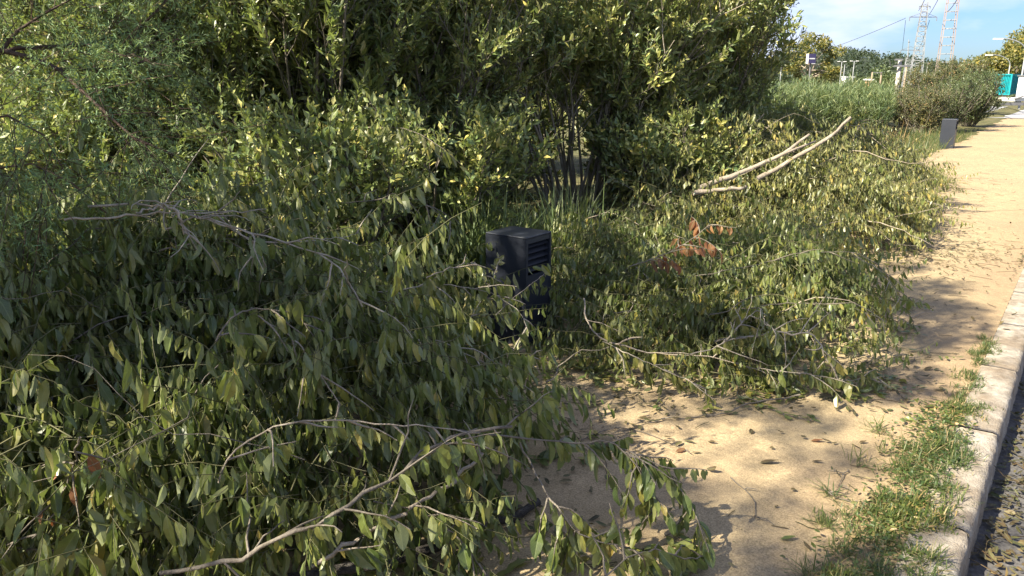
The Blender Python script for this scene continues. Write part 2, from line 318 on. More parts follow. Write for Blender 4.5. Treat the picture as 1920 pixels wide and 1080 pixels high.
M['conc'] = noise_mat('kerb_concrete', (.24, .215, .18), (.46, .43, .37), 22, .9, .9, c3=(.36, .33, .28), dist=.008)
nt = M['conc'].node_tree; pb_ = nt.nodes['Principled BSDF']; src = pb_.inputs['Base Color'].links[0].from_socket
n_ = nt.nodes.new('ShaderNodeTexNoise'); n_.inputs['Scale'].default_value = 3.5; n_.inputs['Detail'].default_value = 8; n_.inputs['Roughness'].default_value = .7
t_ = nt.nodes.new('ShaderNodeTexCoord'); nt.links.new(t_.outputs['Object'], n_.inputs['Vector'])
r_ = nt.nodes.new('ShaderNodeValToRGB'); r_.color_ramp.elements[0].position = .38; r_.color_ramp.elements[0].color = (.55, .46, .36, 1); r_.color_ramp.elements[1].position = .62; r_.color_ramp.elements[1].color = (1, .98, .94, 1)
nt.links.new(n_.outputs['Fac'], r_.inputs[0]); x_ = nt.nodes.new('ShaderNodeMixRGB'); x_.blend_type = 'MULTIPLY'; x_.inputs[0].default_value = .9
nt.links.new(src, x_.inputs[1]); nt.links.new(r_.outputs[0], x_.inputs[2]); nt.links.new(x_.outputs[0], pb_.inputs['Base Color'])
M['hill'] = noise_mat('hill_soil', (.015, .024, .014), (.03, .04, .02), .08, .95)

# ------------------------------------------------------------------ setting
def struct(mb, name, m, smooth=False, kind='structure'): o = mb.build(name, m, None, smooth); o['kind'] = kind; return o
def sheet(xs, ys, zf):
    X, Y = np.meshgrid(xs, ys, indexing='ij'); Z = zf(X, Y); V = np.stack([X, Y, Z], -1).reshape(-1, 3)
    a, b = X.shape; i = (np.arange(a - 1) * b)[:, None] + np.arange(b - 1)[None]; i = i.ravel()
    return V, np.stack([i, i + b, i + b + 1, i + 1], 1)
gx = np.array([-1500, -400, -120, -40, -20, -12, -8, -6, -5, -4, -3, -.30, -.299, 6.5, 6.501, 20, 80, 400, 1500]); gy = np.concatenate([[-300, -60, -20], np.arange(-10, 42, 1.0), [60, 100, 200, 400, 800, 2500]])
def gz(X, Y):
    low = (X > -.2995) & (X < 6.5005); z = np.where(low, -.19, -.004)
    soft = (X < -3.2) & (X > -30); return z + np.where(soft, .05 * np.sin(X * 1.9) * np.cos(Y * 1.3), 0) * (X > -8)
v, q = sheet(gx, gy, gz); mb = MB(); mb.add(v, q=q); struct(mb, 'ground', M['soil'], True)
# sandy path with an uneven left edge
ys = np.arange(-4, 40.01, .1); le = -2.85 + .06 * np.sin(ys * 2.1) + .05 * np.sin(ys * 5.3 + 1) - np.clip(ys - 25, 0, 20) * .02
xs01 = np.linspace(0, 1, 30); V = []
for j, y in enumerate(ys):
    x = le[j] + (-.318 - le[j]) * xs01; V.append(np.stack([x, np.full(30, y), .004 + .004 * np.sin(x * 7 + y * 3) * np.sin(y * 5) * np.sin(np.pi * xs01)], 1))
V = np.concatenate(V); i = (np.arange(len(ys) - 1) * 30)[:, None] + np.arange(29)[None]; i = i.ravel()
mb = MB(); mb.add(V, q=np.stack([i, i + 1, i + 31, i + 30], 1)); struct(mb, 'path', M['sand'], True)
# kerb: worn concrete blocks with joints
def kerb():
    mb = MB(); prof = [(-.318, -.17), (-.318, .004), (-.312, .012), (-.22, .013), (-.165, .011), (-.150, .006), (-.140, -.004), (-.134, -.022), (-.126, -.17)]
    prof = np.array(prof); n = len(prof); y0 = -3.0
    while y0 < 38:
        ysb = np.linspace(y0 + .004, y0 + .996, 34 if y0 < 9 else 6)
        rings = []
        dz = R.normal(0, .002); dx = R.normal(0, .002)
        for y in ysb:
            e = min(y - y0, y0 + 1 - y); w = .006 * math.exp(-e / .02)
            p = prof.copy(); p[:, 0] += dx; p[:, 1] += dz
            j = R.normal(0, .0022, (n, 2)); j[0] = 0; p = p + j; p[2:8, 1] -= w; p[6:, 0] -= w * .5
            rings.append(np.stack([p[:, 0], np.full(n, y), p[:, 1]], 1))
        V = np.concatenate(rings); i = (np.arange(len(ysb) - 1) * n)[:, None] + np.arange(n - 1)[None]; i = i.ravel()
        q = np.stack([i, i + 1, i + n + 1, i + n], 1)
        c0 = np.arange(1, n - 1); t = [[0, k + 1, k] for k in c0]; off = (len(ysb) - 1) * n; t += [[off, off + k, off + k + 1] for k in c0]
        mb.add(V, q=q[:, ::-1], t=t); y0 += 1.0
    struct(mb, 'kerb', M['conc'], True)
kerb()
v, q = sheet(np.array([-.14, 0, 1, 3, 6.6]), np.arange(-6, 61, 1.0), lambda X, Y: np.full(X.shape, -.145)); mb = MB(); mb.add(v, q=q); struct(mb, 'road', M['asphalt'])
v, q = sheet(np.linspace(-30, 40, 8), np.array([40.2, 44, 50, 58]), lambda X, Y: np.full(X.shape, .012)); mb = MB(); mb.add(v, q=q); struct(mb, 'cross_road', M['road_far'])
mb = MB()
for y in (42.5, 50.5):
    mb.add([[-8, y, .017], [6, y, .017], [6, y + .5, .017], [-8, y + .5, .017]], q=[[0, 1, 2, 3]])
struct(mb, 'road_marking', M['white'])

# wooded hill
prof = [(700, 118), (1000, 122), (1380, 112), (1440, 108), (1500, 98), (1560, 93), (1640, 101), (1700, 114), (1760, 128), (1830, 146), (1900, 150)]
HD = 420.0
pr_r = np.array([float(WD(p, y, HD) @ RGT) for p, y in prof]); pr_z = np.array([WD(p, y, HD)[2] for p, y in prof]) - 2.5
def hillz(r, d):
    top = np.interp(r, pr_r, pr_z); s = np.clip((d - 300) / (HD - 300), 0, 1); s2 = np.clip(1 - (d - HD) / 200, 0, 1)
    return np.maximum(top, 0) * (s * s * (3 - 2 * s)) * s2
rr = np.linspace(-120, 320, 60); dd = np.linspace(295, 640, 30)
Rg, Dg = np.meshgrid(rr, dd, indexing='ij'); Z = hillz(Rg, Dg) - .3
V = RGT[None, None] * Rg[..., None] + HF[None, None] * Dg[..., None]; V[..., 2] = Z
i = ((np.arange(59) * 30)[:, None] + np.arange(29)[None]).ravel(); mb = MB(); mb.add(V.reshape(-1, 3), q=np.stack([i, i + 30, i + 31, i + 1], 1)); struct(mb, 'hill', M['hill'], True)
def clumps(mb, C, rad, n, leaf, shape='lo', zs=.75, wr=.6):
    m = len(C); rad = np.broadcast_to(rad, m)
    i = np.repeat(np.arange(m), n); d = nrm(rv(m * n)); r = R.random(m * n) ** .4
    P = C[i] + d * (rad[i] * r)[:, None] * np.array([1, 1, zs]); D = nrm(rv(m * n) + d * .7); N = nrm(np.cross(D, rv(m * n)) + d * .8)
    N = nrm(N - (N * D).sum(1)[:, None] * D)
    L = leaf * R.uniform(.6, 1.3, m * n); add_leaves(mb, P, D, N, L, L * wr, .1, .2, shape)
n = 4200; r_ = R.uniform(-100, 310, n); d_ = 300 + 330 * R.random(n) ** 1.6; rad = R.uniform(1.5, 3.2, n); z_ = hillz(r_, d_) + rad * .7
C = RGT[None] * r_[:, None] + HF[None] * d_[:, None]; C[:, 2] = z_; vis = d_ < HD + 25
mb = MB(); clumps(mb, C[vis], rad[vis], 42, 1.15); o = mb.build('woodland', M['pine'], None, False); set_props(o, 'dark green pine wood covering the far hill', 'woodland', None, 'stuff')

# ------------------------------------------------------------------ trees and shrubs
def tree(name, base, h, crown, clumpn, leaf, lm, bm, label, cat, group=None, trunk_r=.2, per=300, lean=(0, 0), clump_r=.3, hollow=0.0, seedz=(.35, 1.0)):
    e = empty(name, base, label, cat, group); base = np.array(base, float)
    C = []
    while len(C) < clumpn:
        p = R.uniform(-1, 1, 3); l = np.linalg.norm(p)
        if hollow < l < 1: C.append(p)
    C = np.array(C); lo, hi = seedz; cz = h * (lo + hi) / 2; rz = h * (hi - lo) / 2
    C = base + np.stack([C[:, 0] * crown + lean[0], C[:, 1] * crown + lean[1], cz + C[:, 2] * rz], 1)
    rad = crown * clump_r * R.uniform(.6, 1.25, clumpn)
    t = MB(); K = 7; s = np.linspace(0, 1, K)[:, None]
    top = base + np.array([lean[0] * .6, lean[1] * .6, cz]); path = base + (top - base) * s + np.sin(s * 5) * np.array([.02, .03, 0]) * h
    t.tubes(path[None], (trunk_r * (1 - .65 * s[:, 0]))[None], 8); tr = t.build('trunk', bm, e)
    l = MB(); P = []
    for c in C[::2]:
        f = R.uniform(.35, .95); a = base + (top - base) * f; mid = (a + c) / 2 + R.normal(0, .05, 3) * h * .5; P.append([a, a * .6 + mid * .4, mid, c])
    P = np.array(P); l.tubes(P, np.tile(np.array([.38, .3, .2, .07]) * trunk_r, (len(P), 1)), 5); l.build('limbs', bm, e)
    m = MB(); clumps(m, C, rad, per, leaf, wr=.5); m.build('crown', lm, e, False); return e

def bush(name, base, h, spread, nst, leafL, lm, bm, label, group=None, n2=9, n3=5, nl=14, lean=(0, 0, 0), wr=.30, shape='mid', r0=.018, stemdir=None, low=.12, base_r=.25, L3=(.22, .42), cat='shrub', grav=-.02, mode='erect', rad3=.003):
    e = empty(name, base, label, cat, group); b = np.array(base, float)
    a = R.uniform(0, 6.283, nst); k = np.sqrt(R.random(nst)) * spread
    st = b + np.stack([np.cos(a) * base_r * R.random(nst), np.sin(a) * base_r * R.random(nst), np.zeros(nst)], 1)
    d = np.stack([np.cos(a) * k, np.sin(a) * k, np.ones(nst)], 1) + np.array(lean)
    ln = h * R.uniform(.72, 1.12, nst)
    P1 = grow(st, d, ln, 9, -.03, .06); s = MB(); rr_ = r0 * R.uniform(.7, 1.2, nst)
    s.tubes(P1, rr_[:, None] * np.linspace(1, .25, 9)[None], 6)
    i = np.repeat(np.arange(nst), n2); t = R.uniform(low, .97, len(i)); B, T = at(P1, i, t); pr = perp(T, R.uniform(0, 6.28, len(i)))
    P2 = grow(B, T * .75 + pr * .75 + np.array([0, 0, .25]), h * .26 * (1.15 - t * .6) * R.uniform(.6, 1.2, len(i)), 6, -.04, .1)
    s.tubes(P2, np.full((len(P2), 6), .0055) * np.linspace(1, .5, 6)[None], 4)
    s.build('stems', bm, e)
    i = np.repeat(np.arange(len(P2)), n3); t = R.uniform(.2, 1, len(i)); B, T = at(P2, i, t); pr = perp(T, R.uniform(0, 6.28, len(i)))
    P3 = grow(B, T * .8 + pr * .6 + np.array([0, 0, .45]), R.uniform(L3[0], L3[1], len(i)), 5, grav, .1)
    tw = MB(); tw.tubes(P3, np.full((len(P3), 5), rad3) * np.linspace(1, .4, 5)[None], 3); tw.build('twigs', bm, e)
    m = MB(); leaf_shoots(m, P3, nl, leafL, wr, mode, shape=shape, fold=.25, twist=.35)
    m.build('foliage', lm, e, False); return e

def at_d(px, d): p = WD(px, 300, d); return (p[0], p[1], 0.0)
SB = 'standing evergreen bushes'
bush('laurel_bush', at_d(1085, 8.9), 3.2, .60, 46, .095, M['laurel'], M['bark_pale'], 'tall dark laurel bush with many pale bare stems at its foot, right of centre', SB, n2=13, n3=7, nl=15, lean=(.06, .04, 0), low=.43, base_r=.4)
bush('laurel_bush', at_d(1290, 9.2), 3.1, .40, 44, .090, M['laurel'], M['bark_grey'], 'upright dark laurel bush with its tips against the blue sky', SB, n2=11, n3=7, nl=14, low=.26, lean=(-.02, 0, 0))
bush('laurel_bush', at_d(790, 7.6), 3.3, .40, 48, .095, M['laurel'], M['bark_grey'], 'dense laurel bush behind the louvred bollard, in the centre', SB, n2=11, n3=7, nl=15, low=.1)
bush('willow_bush', at_d(590, 6.8), 3.2, .50, 46, .115, M['willow'], M['bark_grey'], 'tall yellow-green bush with long narrow leaves behind the near pile', SB, n2=11, n3=7, nl=15, low=.08, wr=.27)
bush('willow_bush', at_d(330, 6.8), 3.2, .5, 42, .115, M['willow'], M['bark_grey'], 'leafy yellow-green bush between the feathery tamarisk and the tall willow bush', SB, n2=11, n3=7, nl=15, low=.06, wr=.27)
bush('laurel_bush', at_d(60, 9.0), 3.6, .5, 34, .11, M['laurel'], M['bark_grey'], 'dark bush far left, seen behind the feathery tamarisk branches', SB, n2=9, n3=6, nl=13, low=.03)
UB = 'low shrubs under the tall bushes'
for px, d, h, lb in ((600, 5.7, 1.25, 'low dark shrub at the foot of the tall willow bush, just behind the near pile'), (800, 6.6, 1.2, 'low dark shrub left of the near bollard under the centre laurel'), (180, 6.6, 1.5, 'low dark shrub at the left end behind the near pile'), (440, 8.0, 1.7, 'low dark shrub in the gap between the two willow bushes'), (720, 8.8, 1.7, 'low dark shrub in the gap left of the centre laurel'),
                  (940, 10.5, 1.8, 'low shrub in deep shade behind the grass tufts'), (900, 8.8, 1.4, 'low leafy shrub left of the bare pale stems'), (1235, 8.6, 1.2, 'low leafy shrub just right of the bare pale stems'), (1210, 10.5, 1.8, 'low shrub behind the bare pale stems'), (1260, 8.0, 1.15, 'low leafy shrub right of the bare stems above the rust-brown leaves'), (1330, 10.6, 1.4, 'low shrub behind the thick cut pole')):
    bush('low_shrub', at_d(px, d), h, .8, 26, .10, M['laurel'], M['bark_grey'], lb, UB, n2=9, n3=5, nl=11, shape='lo', low=.03, wr=.42)
HB = 'hedge bushes behind the front row'
for px, d, h, lb in ((-100, 13, 4.4, 'leftmost bush of the dark back row'), (200, 13, 4.4, 'second bush from the left in the dark back row'), (480, 13.5, 4.4, 'third bush from the left in the dark back row'), (740, 13.5, 4.2, 'fourth bush from the left in the dark back row'),
                  (980, 14, 3.9, 'fifth bush from the left in the dark back row'), (1200, 14.5, 3.4, 'rightmost bush of the dark back row')):
    bush('back_bush', at_d(px, d), h, .6, 30, .15, M['darkshrub'], M['bark_grey'], lb, HB, n2=10, n3=6, nl=10, shape='lo', low=.02, wr=.42, L3=(.3, .6))

# tamarisk: feathery tree leaning in from the left
def tamarisk():
    e = empty('tamarisk_tree', (-5.3, .9, 0), 'feathery green tamarisk tree with dark bare limbs reaching in from the left edge', 'tree')
    t = MB(); L = MB()
    tr = np.array([[-5.3, .9, 0], [-5.1, 1.0, .6], [-5.0, 1.15, 1.2], [-4.7, 1.3, 1.7], [-4.5, 1.4, 2.3], [-4.5, 1.3, 3.0]])
    t.tubes(tr[None], np.array([[.10, .09, .08, .065, .05, .03]]), 8); t.build('trunk', M['bark_red'], e)
    limbs = []
    def pix(*pts): return np.array([WD(*p) for p in pts])
    def resample(P, K=8):
        s = np.concatenate([[0], np.cumsum(np.linalg.norm(np.diff(P, axis=0), axis=1))]); u = np.linspace(0, s[-1], K)
        return np.stack([np.interp(u, s, P[:, k]) for k in range(3)], 1)
    seen = [pix((-330, 190, 3.4), (0, 100, 3.3), (50, 85, 3.3), (170, 85, 3.4), (260, 55, 3.5), (330, -20, 3.6)),
            pix((-60, 110, 3.3), (20, 92, 3.3), (110, 130, 3.2), (180, 195, 3.1), (250, 260, 3.05), (330, 290, 3.1)),
            pix((0, 100, 3.3), (30, 60, 3.35), (75, 30, 3.4), (150, -10, 3.5)),
            pix((110, 130, 3.3), (190, 130, 3.3), (240, 125, 3.3), (290, 108, 3.4)),
            pix((-300, 420, 3.0), (-60, 330, 3.0), (40, 300, 3.0), (120, 330, 3.0), (200, 400, 3.0)),
            pix((-250, 60, 3.8), (-20, 0, 3.8), (120, -60, 3.8), (260, -120, 3.8)),
            pix((-320, 300, 2.8), (-100, 240, 2.8), (10, 215, 2.8), (80, 250, 2.8), (120, 320, 2.8))]
    for p in seen: limbs.append(resample(p))
    P1 = np.array(limbs)
    L.tubes(P1, np.linspace(.013, .003, 8)[None] * np.array([1.25, 1, .7, .6, .8, 1, .7])[:, None], 6)
    # general crown limbs
    n = 9; B, T = at(tr[None], np.zeros(n, int), R.uniform(.5, 1, n)); a = R.uniform(0, 6.283, n)
    P1b = grow(B, np.stack([np.cos(a), np.sin(a), R.uniform(.5, 1.5, n)], 1), R.uniform(.7, 1.3, n), 8, .06, .1)
    L.tubes(P1b, np.linspace(.02, .004, 8)[None] * np.ones((n, 1)), 5)
    P1 = np.concatenate([P1, P1b])
    i = np.repeat(np.arange(len(P1)), 24); t_ = R.uniform(.12, 1, len(i)); B, T = at(P1, i, t_); pr = perp(T, R.uniform(0, 6.28, len(i)))
    P2 = grow(B, T * .6 + pr * .8 + np.array([0, 0, .15]), R.uniform(.25, .6, len(i)), 6, .08, .12); L.tubes(P2, np.full((len(P2), 6), .0016), 3)
    L.build('limbs', M['bark_red'], e)
    i = np.repeat(np.arange(len(P2)), 14); t_ = R.uniform(.1, 1, len(i)); B, T = at(P2, i, t_); pr = perp(T, R.uniform(0, 6.28, len(i)))
    P3 = grow(B, T * .6 + pr * .8, R.uniform(.08, .2, len(i)), 4, .12, .15)
    m = MB(); leaf_shoots(m, P3, 14, .032, .13, 'erect', shape='lo', fold=0, twist=0, jit=.35); m.build('foliage', M['tamarisk'], e, False)
tamarisk()
tree('unseen_shade_tree', (-5.15, -1.85, 0), 4.5, 1.6, 40, .085, M['willow'], M['bark_grey'], 'unseen leafy tree left of the viewpoint, added to cast dappled shade on the near pile', 'tree', None, trunk_r=.09, per=330, clump_r=.18, seedz=(.42, .98), lean=(.75, .65))  # out-of-view tree added to throw dappled shade on the near pile
b_ = LC(-5.7, -1.5)
tree('unseen_high_shade_tree', (b_[0], b_[1], 0), 8.0, 1.7, 44, .07, M['laurel'], M['bark_grey'], 'unseen high thin-crowned tree behind the viewpoint, added to dapple the foreground sand', 'tree', None, trunk_r=.12, per=95, clump_r=.13, seedz=(.6, 1.0))  # never in view; put in for the dapples on the foreground sand
b_ = LC(-3.3, 2.5)
tree('unseen_tall_shade_tree', (b_[0], b_[1], 0), 6.8, 1.7, 44, .07, M['tamarisk'], M['bark_grey'], 'unseen tall airy tree left of the picture, added to shade the middle pile', 'tree', None, trunk_r=.11, per=260, clump_r=.17, seedz=(.44, 1.0), lean=(.0, .0))  # added outside the frame so its crown shades the middle pile and path
# ------------------------------------------------------------------ bollards
def bollard(corner, label):
    X, Y = corner; w, d, h = .31, .27, .68
    e = empty('louvred_bollard', (X - w / 2, Y + d / 2, 0), label, 'bollard', 'louvred bollards along the path edge')
    cx, cy = X - w / 2, Y + d / 2; hl = .45; t = .018
    b = MB(); b.box((cx, Y + t / 2, h / 2 - .01), (w, t, h + .02)); b.box((cx, Y + d - t / 2, h / 2 - .01), (w, t, h + .02)); b.box((X - w + t / 2, cy, h / 2 - .01), (t, d - 2 * t - .001, h + .018))
    b.box((X - .010, cy, hl / 2 - .01), (.016, d - 2 * t - .001, hl + .02)); b.box((X - .010, cy, h - .016), (.016, d - 2 * t - .001, .030))
    o = b.build('body', M['bollard'], e, False)
    c = MB(); c.box((cx, cy, h + .006), (w + .001, d + .001, .012)); o = c.build('cap', M['bollard'], e, False); bv = o.modifiers.new('b', 'BEVEL'); bv.width = .004; bv.segments = 2
    s = MB()
    for k in range(5): s.box((X - .034, cy, hl + .035 + k * .038), (.055, d - 2 * t - .002, .006), tilt=.6)
    s.build('louvre', M['bollard_in'], e, False)
    s = MB(); s.box((X - .12, cy, (hl + h) / 2), (.01, d - 2 * t - .003, h - hl - .004)); s.build('lamp_panel', M['bollard_in'], e, False)
    return e
c1 = WZ(986, 652); first = bollard((c1[0], c1[1]), 'near dark grey metal bollard with louvred side, half buried between leafy piles')
for (cx_, cy_), lb in ((tuple(WZ(1787, 279)[:2]), 'far dark grey bollard standing clear in green weeds beside the sandy path'), ((-3.0, 13.6), 'dark grey bollard buried in the far pile with only its top showing')):
    r = first.copy(); COL.objects.link(r); r.location = (cx_ - .165, cy_ + .135, 0 if cy_ > 15 else -.02); r['label'] = lb
    for ch in list(first.children):
        c = ch.copy(); COL.objects.link(c); c.parent = r

# ------------------------------------------------------------------ heaps of cut leafy branches
def heap(name, mounds, nshoot, leafL, nl, lm, label, shape='mid', bare=60, Ls=(.35, .75), inner=.45, bark='bark', wr=.33, flatfrac=.0):
    mounds = np.array(mounds, float)                     # r, d, rr, rd, h
    ph = R.uniform(0, 6.28, 6)
    def lump(r, d): return (np.sin(r * 3.1 + ph[0]) * np.sin(d * 3.7 + ph[1]) + .7 * np.sin(r * 6.7 + d * 2.2 + ph[2]) * np.sin(d * 7.3 - r * 2 + ph[3]))
    def ztop(r, d):
        q_ = ((r[:, None] - mounds[:, 0]) / mounds[:, 2]) ** 2 + ((d[:, None] - mounds[:, 1]) / mounds[:, 3]) ** 2
        return np.max(np.where(q_ < 1, mounds[:, 4] * (1 - np.minimum(q_, 1)) ** .5, 0), 1) * (1 + .32 * lump(r, d))
    area = mounds[:, 2] * mounds[:, 3] * (1 + mounds[:, 4]); k = R.choice(len(mounds), nshoot, p=area / area.sum())
    a = R.uniform(0, 6.283, nshoot); u = np.sqrt(R.random(nshoot)); r = mounds[k, 0] + np.cos(a) * u * mounds[k, 2]; d = mounds[k, 1] + np.sin(a) * u * mounds[k, 3]
    zt = ztop(r, d); z = zt * (1 - inner * R.random(nshoot) ** 1.3) + .02
    st = RGT[None] * r[:, None] + HF[None] * d[:, None]; st[:, 2] = z
    b = R.uniform(0, 6.283, nshoot); out = RGT[None] * np.cos(a)[:, None] + HF[None] * np.sin(a)[:, None]
    dr = out * .5 + np.stack([np.cos(b), np.sin(b), R.uniform(-.4, .6, nshoot)], 1)
    keep = R.random(nshoot) < .22 + .78 * (lump(r, d) > -.3); st = st[keep]; dr = dr[keep]; nshoot = len(st)
    up_ = R.random(nshoot) < .09; dr[up_, 2] += 1.0; st[up_, 2] += .04
    # big stems: group shoots in small sprays that share a bent stem
    P = grow(st, dr, R.uniform(Ls[0], Ls[1], nshoot), 7, R.choice([.03, .15, .3, .5], nshoot), .2, zmin=.015)
    g_ = MB(); g_.tubes(P, np.full((nshoot, 7), .0022) * np.linspace(1.2, .4, 7)[None], 3); s = MB()
    i = R.integers(0, nshoot, bare); r = r[keep]; d = d[keep]; st2 = st[i] + rv(bare) * .12; st2[:, 2] = ztop(r[i], d[i]) * R.uniform(.5, 1.05, bare) + .03
    bb = R.uniform(0, 6.283, bare); P2 = grow(st2, np.stack([np.cos(bb), np.sin(bb), R.uniform(-.2, .4, bare)], 1), R.uniform(.3, 1.0, bare), 10, .08, .3, zmin=.01)
    s.tubes(P2, R.uniform(.002, .006, (bare, 1)) * np.linspace(1, .3, 10)[None], 5)
    e = empty(name, tuple(RGT * mounds[0, 0] + HF * mounds[0, 1]), label, 'brush pile'); e['kind'] = 'stuff'
    s.build('stems', M[bark], e); g_.build('shoots', M['stem_green'], e)
    m = MB(); leaf_shoots(m, P, nl, leafL, wr, 'hang', shape=shape, ground=.012, curl=.25, fold=.5, twist=.8, jit=.24, hang=(.8, 2.6))
    m.build('foliage', lm, e, False); return e
heap('near_branch_pile', [(-2.1, 3.5, 1.5, 1.3, .98), (-1.1, 3.2, 1.1, 1.1, .80), (-.88, 4.05, .7, .75, .52), (-3.2, 4.0, 1.3, 1.3, .9), (-.9, 2.5, .75, .65, .38), (-1.7, 2.6, .9, .8, .6)],
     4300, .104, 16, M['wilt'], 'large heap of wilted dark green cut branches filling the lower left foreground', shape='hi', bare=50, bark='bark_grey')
heap('middle_branch_pile', [(.95, 5.2, .9, .8, .46), (1.6, 5.1, .85, .8, .42), (1.1, 4.35, .9, .5, .2), (1.6, 4.2, .45, .38, .16), (.7, 5.8, .9, .8, .42), (1.95, 5.9, .8, .7, .5)],
     2900, .080, 14, M['wilt'], 'low spread of wilted cut branches on the path just right of the near bollard', shape='mid', bare=55, Ls=(.3, .65))
heap('far_branch_pile', [(2.6, 8.2, 1.5, 1.3, .95), (3.5, 9.2, 1.1, 1.3, .98), (3.0, 7.8, .9, .9, .62), (4.4, 10.4, 1.1, 1.3, .85), (3.8, 8.8, .75, 1.0, .6), (5.6, 12.2, 1.1, .9, .5), (6.5, 12.7, .6, .5, .2), (1.9, 7.2, 1.0, .9, .55)],
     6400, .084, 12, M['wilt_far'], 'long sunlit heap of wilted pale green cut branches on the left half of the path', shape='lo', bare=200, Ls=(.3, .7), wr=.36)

exec_later = []
# ------------------------------------------------------------------ single cut branches that stand out
def spline(P, K):
    P = np.asarray(P, float); s = np.concatenate([[0], np.cumsum(np.linalg.norm(np.diff(P, axis=0), axis=1))]); u = np.linspace(0, s[-1], K)
    Q = np.stack([np.interp(u, s, P[:, k]) for k in range(3)], 1)
    for _ in range(2): Q[1:-1] = (Q[:-2] + 2 * Q[1:-1] + Q[2:]) / 4
    return Q
def branch(name, pts, r0, r1, label, bark='bark', twigs=8, tl=(.15, .35), leaves=8, leafL=.075, lm='wilt', t0=.3, own=0, group=None, shape='hi', mode='hang', cat='branch', K=22, grav=.1, bare_twigs=0, forks=()):
    P = spline([WZ(*p) if len(p) == 3 and p[2] < 2.2 else WD(*p[:3]) for p in pts], K)
    if name != 'cut_pole' and r0 < .015: r0 *= .64; r1 *= .64
    P[1:-1] += rv(K - 2) * (min(r0, .012) * .9 if name != 'cut_pole' else .004)
    e = empty(name, tuple(P[0]), label, cat, group)
    s = MB(); s.tubes(P[None], np.linspace(r0, r1, K)[None] * (1 + R.normal(0, .06, K)), 7, cap=True)
    for fp, fr0, fr1 in forks:
        Q = spline([WD(*p) for p in fp], 10); s.tubes(Q[None], np.linspace(fr0, fr1, 10)[None], 6, cap=True)
    s.build('stem', M[bark], e)
    Ps = []
    if twigs:
        t = np.linspace(t0, .97, twigs) + R.normal(0, .02, twigs); B, T = at(P[None], np.zeros(twigs, int), np.clip(t, 0, .98)); pr = perp(T, R.uniform(0, 6.28, twigs)); pr[:, 2] = pr[:, 2] * .5
        Q = grow(B, T * .7 + pr * .9, R.uniform(tl[0], tl[1], twigs), 6, grav, .12, zmin=.012); Ps.append(Q)
        if bare_twigs:
            t = R.uniform(.1, .95, bare_twigs); B, T = at(P[None], np.zeros(bare_twigs, int), t); pr = perp(T, R.uniform(0, 6.28, bare_twigs))
            Q = np.concatenate([Q, grow(B, T * .6 + pr, R.uniform(.1, .35, bare_twigs), 6, .05, .2, zmin=.01)])
        for one in Q:
            w = MB(); w.tubes(one[None], (.003 * np.linspace(1.3, .45, 6))[None], 4); w.build('twig', M[bark], e)
    if leaves:
        m = MB()
        if Ps: leaf_shoots(m, Ps[0], leaves, leafL, .44, mode, shape=shape, ground=.012, curl=.18, fold=.3, twist=.4, jit=.16)
        if own: leaf_shoots(m, P[None], own, leafL, .40, mode, shape=shape, ground=.012, t0=t0, curl=.18, fold=.3, twist=.35, jit=.14)
        m.build('foliage', M[lm], e, False)
    return e
G1 = 'cut branches on the near pile'; G2 = 'cut branches on the middle pile'; G3 = 'cut poles on the far pile'
branch('cut_branch', [(300, 1075, 0.31), (470, 1040, 0.36), (600, 985, 0.44), (700, 915, 0.48), (790, 850, 0.51), (870, 805, 0.54), (960, 800, 0.51)], .010, .008, 'grey forked cut branch arching across the foreground, thickest in the lower centre', 'bark_grey', 9, (.15, .35), 9, own=0, t0=.15, group=G1, bare_twigs=6, leafL=.085)
branch('cut_branch', [(860, 806, .47), (960, 822, .44), (1060, 828, .40), (1160, 835, .36), (1240, 870, .30), (1290, 930, .2), (1325, 1020, .06)], .006, .003, 'leafy branch reaching out to the right over sand and drooping to the ground, in front', 'bark_grey', 14, (.10, .24), 9, own=34, t0=.3, group=G1, leafL=.092)
branch('cut_branch', [(975, 830, .40), (1000, 880, .34), (1040, 950, .27), (1090, 1005, .16), (1180, 1030, .1), (1240, 1050, .05)], .006, .003, 'leafy sprig sloping down to the sand at the lower middle, below the drooping branch', 'bark_grey', 12, (.10, .26), 9, own=24, t0=.3, group=G1, leafL=.095)
branch('cut_branch', [(540, 1085, .05), (640, 1068, .06), (740, 1052, .06), (840, 1028, .05), (930, 980, .045), (1010, 940, .03)], .019, .015, 'thick dark lichen-spotted cut limb lying on the sand at the bottom', 'bark_dark', 0, leaves=0, group=G1, K=14)
branch('cut_branch', [(585, 1062, 0.21), (680, 1000, 0.27), (780, 945, 0.31), (850, 905, 0.33), (905, 850, 0.37)], .011, .009, 'pale straight stem crossing beneath the grey forked branch at lower centre', 'bark', 5, (.12, .3), 7, t0=.1, group=G1, leafL=.085)
branch('cut_branch', [(410, 905, 0.45), (430, 850, 0.55), (500, 800, 0.61), (600, 785, 0.63), (700, 793, 0.62), (820, 800, 0.57), (900, 812, 0.52)], .0045, .003, 'thin bowed twig arching up over the near pile, left of the grey forked branch', 'bark', 7, (.1, .22), 7, t0=.1, group=G1, own=0)
branch('cut_branch', [(165, 387, 1.14), (290, 382, 1.12), (350, 402, 1.10), (440, 425, 1.07), (520, 452, 1.02), (610, 477, 0.97), (650, 515, 0.92), (680, 575, 0.82)], .008, .004, 'long pale bare stem curving over the top of the near pile in the sun', 'bark_pale', 6, (.15, .3), 7, t0=.6, group=G1, bare_twigs=6)
branch('cut_branch', [(120, 412, 1.12), (240, 405, 1.12), (330, 398, 1.12), (420, 400, 1.10), (500, 392, 1.10)], .007, .003, 'short pale horizontal twig crossing behind the long pale stem', 'bark_pale', 4, (.1, .2), leaves=0, group=G1, bare_twigs=2)
